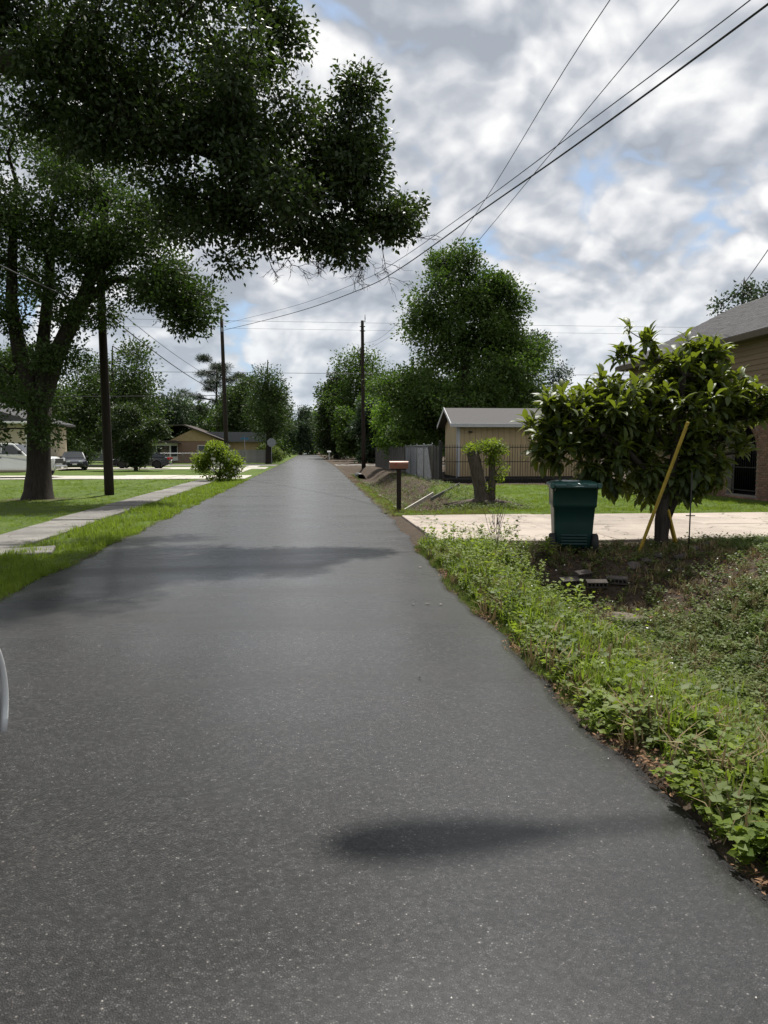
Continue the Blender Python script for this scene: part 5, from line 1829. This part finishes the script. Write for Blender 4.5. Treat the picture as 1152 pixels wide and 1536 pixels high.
scatter('leaf_litter', [(np.array([[-.5, 0, 0], [0, .22, .08], [.5, 0, .02], [0, -.22, .1]]), np.array([[0, 2, 1], [0, 3, 2]]))], x, y, r2.uniform(.04, .12, len(x)), r2, 'litter', 'dead leaves strewn over the bare far ditch', 'litter', z=on_ground(x, y) + .01, tilt=.3)
x, y = uni(2500, 3.0, 7.0, 9.0, 12.7, 1.0)
scatter('leaf_litter', [(np.array([[-.5, 0, 0], [0, .22, .08], [.5, 0, .02], [0, -.22, .1]]), np.array([[0, 2, 1], [0, 3, 2]]))], x, y, r2.uniform(.03, .08, len(x)), r2, 'litter', 'dead leaves under the broadleaf tree and around the bin', 'litter', z=on_ground(x, y) + .01, tilt=.3)
tall_s = [sprig_tpl(r2, 12, .42, .045, .22) for _ in range(4)]
x, y = uni(150, 1.85, 3.3, 6.0, 12.6, .7)
scatter('tall_weeds', tall_s, x, y, r2.uniform(.6, 1.2, len(x)), r2, 'weed', 'taller thin weeds standing by the ditch towards the driveway', 'weeds')
x = r2.uniform(.1, 1.5, 900)
y = 2.2 + 9 * r2.random(900)
x = x + np.array([road_r(b) for b in y])
scatter('ditch_weeds', [sprig_tpl(r2, 7, .16, .05, .4) for _ in range(3)], x[:260], y[:260], r2.uniform(.7, 1.4, 260), r2, 'weed_dull', 'darker coarse weeds mixed through the bright bank', 'weeds')
scatter('straw_grass', tall_t, x[500:], y[500:], r2.uniform(.8, 1.7, 400), r2, 'straw', 'dry stems poking through the leafy bank', 'grass')
# little white flowers above the weeds
flw = []
fr = np.random.default_rng(8)
pv = np.array([[0, 0, 0]] + [[.014 * math.cos(a), .014 * math.sin(a), .004] for a in np.linspace(0, 6.28, 7)[:-1]])
pf_ = np.array([[0, 1 + k, 1 + (k + 1) % 6] for k in range(6)])
x, y = uni(330, 2.0, 7.5, 3.0, 12.3, .8)
scatter('small_flowers', [(pv, pf_)], x, y, np.minimum(1.0, y / 8) * fr.uniform(.5, 1.1, len(x)), fr, 'petal', 'tiny white flowers dotted over the ditch weeds', 'flowers', z=on_ground(x, y) + fr.uniform(.08, .22, len(x)), tilt=.5)

# tall dry stalk at the corner of the driveway and a few fresh plants
ds = thing('dry_stalk_plant', 'tall thin dry branching stalk plant at the driveway corner', 'plant', (2.92, 11.9, -.02))
rr5 = random.Random(4)
for k in range(7):
    a = rr5.uniform(0, 6.28)
    H_ = rr5.uniform(.55, 1.0)
    pts = [(math.cos(a) * .16 * s + rr5.uniform(-.01, .01), math.sin(a) * .16 * s, H_ * s) for s in np.linspace(0, 1, 6)]
    m_ = MB().tube(pts, [.006, .005, .0045, .004, .003, .002], 4)
    for j in range(5):
        s = rr5.uniform(.4, .95)
        b = rr5.uniform(0, 6.28)
        p0 = Vector((math.cos(a) * .16 * s, math.sin(a) * .16 * s, H_ * s))
        m_.tube([p0, p0 + Vector((math.cos(b) * .06, math.sin(b) * .06, .12))], [.003, .0015], 3)
        m_.tube([p0 + Vector((math.cos(b) * .06, math.sin(b) * .06, .12)), p0 + Vector((math.cos(b) * .065, math.sin(b) * .065, .15))], [.008, .004], 4)
    m_.build('stem', 'bark_pale', ds)
for i, (x, y, s, lab) in enumerate(((3.35, 9.3, .42, 'fresh broad leaved plant by the ditch bottom'), (2.75, 10.6, .36, 'upright leafy weed near the road edge of the ditch'), (3.55, 11.2, .3, 'small pale leafy weed at the foot of the green bin'))):
    pr = np.random.default_rng(70 + i)
    pos = np.zeros((26, 3)) + pr.normal(size=(26, 3)) * .01
    pos[:, 2] += np.linspace(.1, s, 26)
    az = np.arange(26) * 2.4
    ax = np.stack([np.cos(az), np.sin(az), np.linspace(-.1, .7, 26)], 1)
    V, T = place(LONG, pos, ax, np.tile([[0, 0, 1.0]], (26, 1)), np.linspace(.2, .1, 26), 1.2)
    pt = thing('leafy_plant', lab, 'plant', (x, y, hgt(x, y)))
    link('leaves', tri_mesh('leaves', V, T, 'weed', np.repeat(pr.uniform(.4, 1, 26), len(LONG[0]))), pt)
    MB().tube([(0, 0, -.03), (0, 0, s * .5), (.01, 0, s)], [.008, .006, .003], 5).build('stem', 'weed', pt)

# dead leaves and needles along the edge of the asphalt
x, y = uni(3800, -.1, .2, 2.2, 13, 1.4)
x = np.array([road_r(b) for b in y]) + np.abs(x) * np.sign(x) * r2.random(len(x)) + .03
z = np.where(x < np.array([road_r(b) for b in y]), .006, on_ground(x, y) + .02)
keepm = np.array([math.sin(b * 2.1) + math.sin(b * 5.3 + 1) + r2.normal() * .5 > .35 for b in y])
ll = (np.array([[-.5, 0, 0], [0, .22, .08], [.5, 0, .02], [0, -.22, .1]]), np.array([[0, 2, 1], [0, 3, 2]]))
nd = (np.array([[-1, 0, 0], [0, .03, .05], [1.2, 0, 0], [0, -.03, .05]]), np.array([[0, 2, 1], [0, 3, 2]]))
scatter('leaf_litter', [ll, nd], x[keepm], y[keepm], r2.uniform(.012, .042, keepm.sum()), r2, 'litter', 'brown dead leaves and needles along the asphalt edge', 'litter', z=z[keepm] + .006, tilt=.3)
# pale grit loose on the road
gr_t = (np.array([[0, 0, .5], [.5, 0, 0], [-.25, .43, 0], [-.25, -.43, 0]]), np.array([[0, 1, 2], [0, 2, 3], [0, 3, 1]]))
x, y = uni(150, -3.0, 1.55, 1.6, 12, 1.6)
M['grit'] = simple('pale_grit', (0.5, 0.48, 0.44), (0.32, 0.3, 0.28), 0.8, 30, kind='Position')
scatter('loose_grit', [gr_t], x, y, r2.uniform(.003, .008, len(x)), r2, 'grit', 'pale grains of loose grit on the asphalt', 'grit', z=np.full(len(x), .008))
# paper scraps on road
for i, (x, y, s) in enumerate(((1.2, 7.75, .026), (1.33, 7.7, .02), (1.05, 7.72, .018), (.75, 5.2, .011), (1.48, 10.2, .025))):
    tag(MB().add([(-s, -s * .5, 0), (s * .8, -s * .6, .006), (s, s * .5, .002), (-s * .7, s * .6, .008), (0, 0, .014)], [(0, 1, 4), (1, 2, 4), (2, 3, 4), (3, 0, 4), (0, 3, 2, 1)]).build('paper_scrap', 'walk', None, (x, y, .014), (0, 0, i)),
        'tiny pale scrap lying flat on the asphalt', 'scrap', 'scraps on the road')
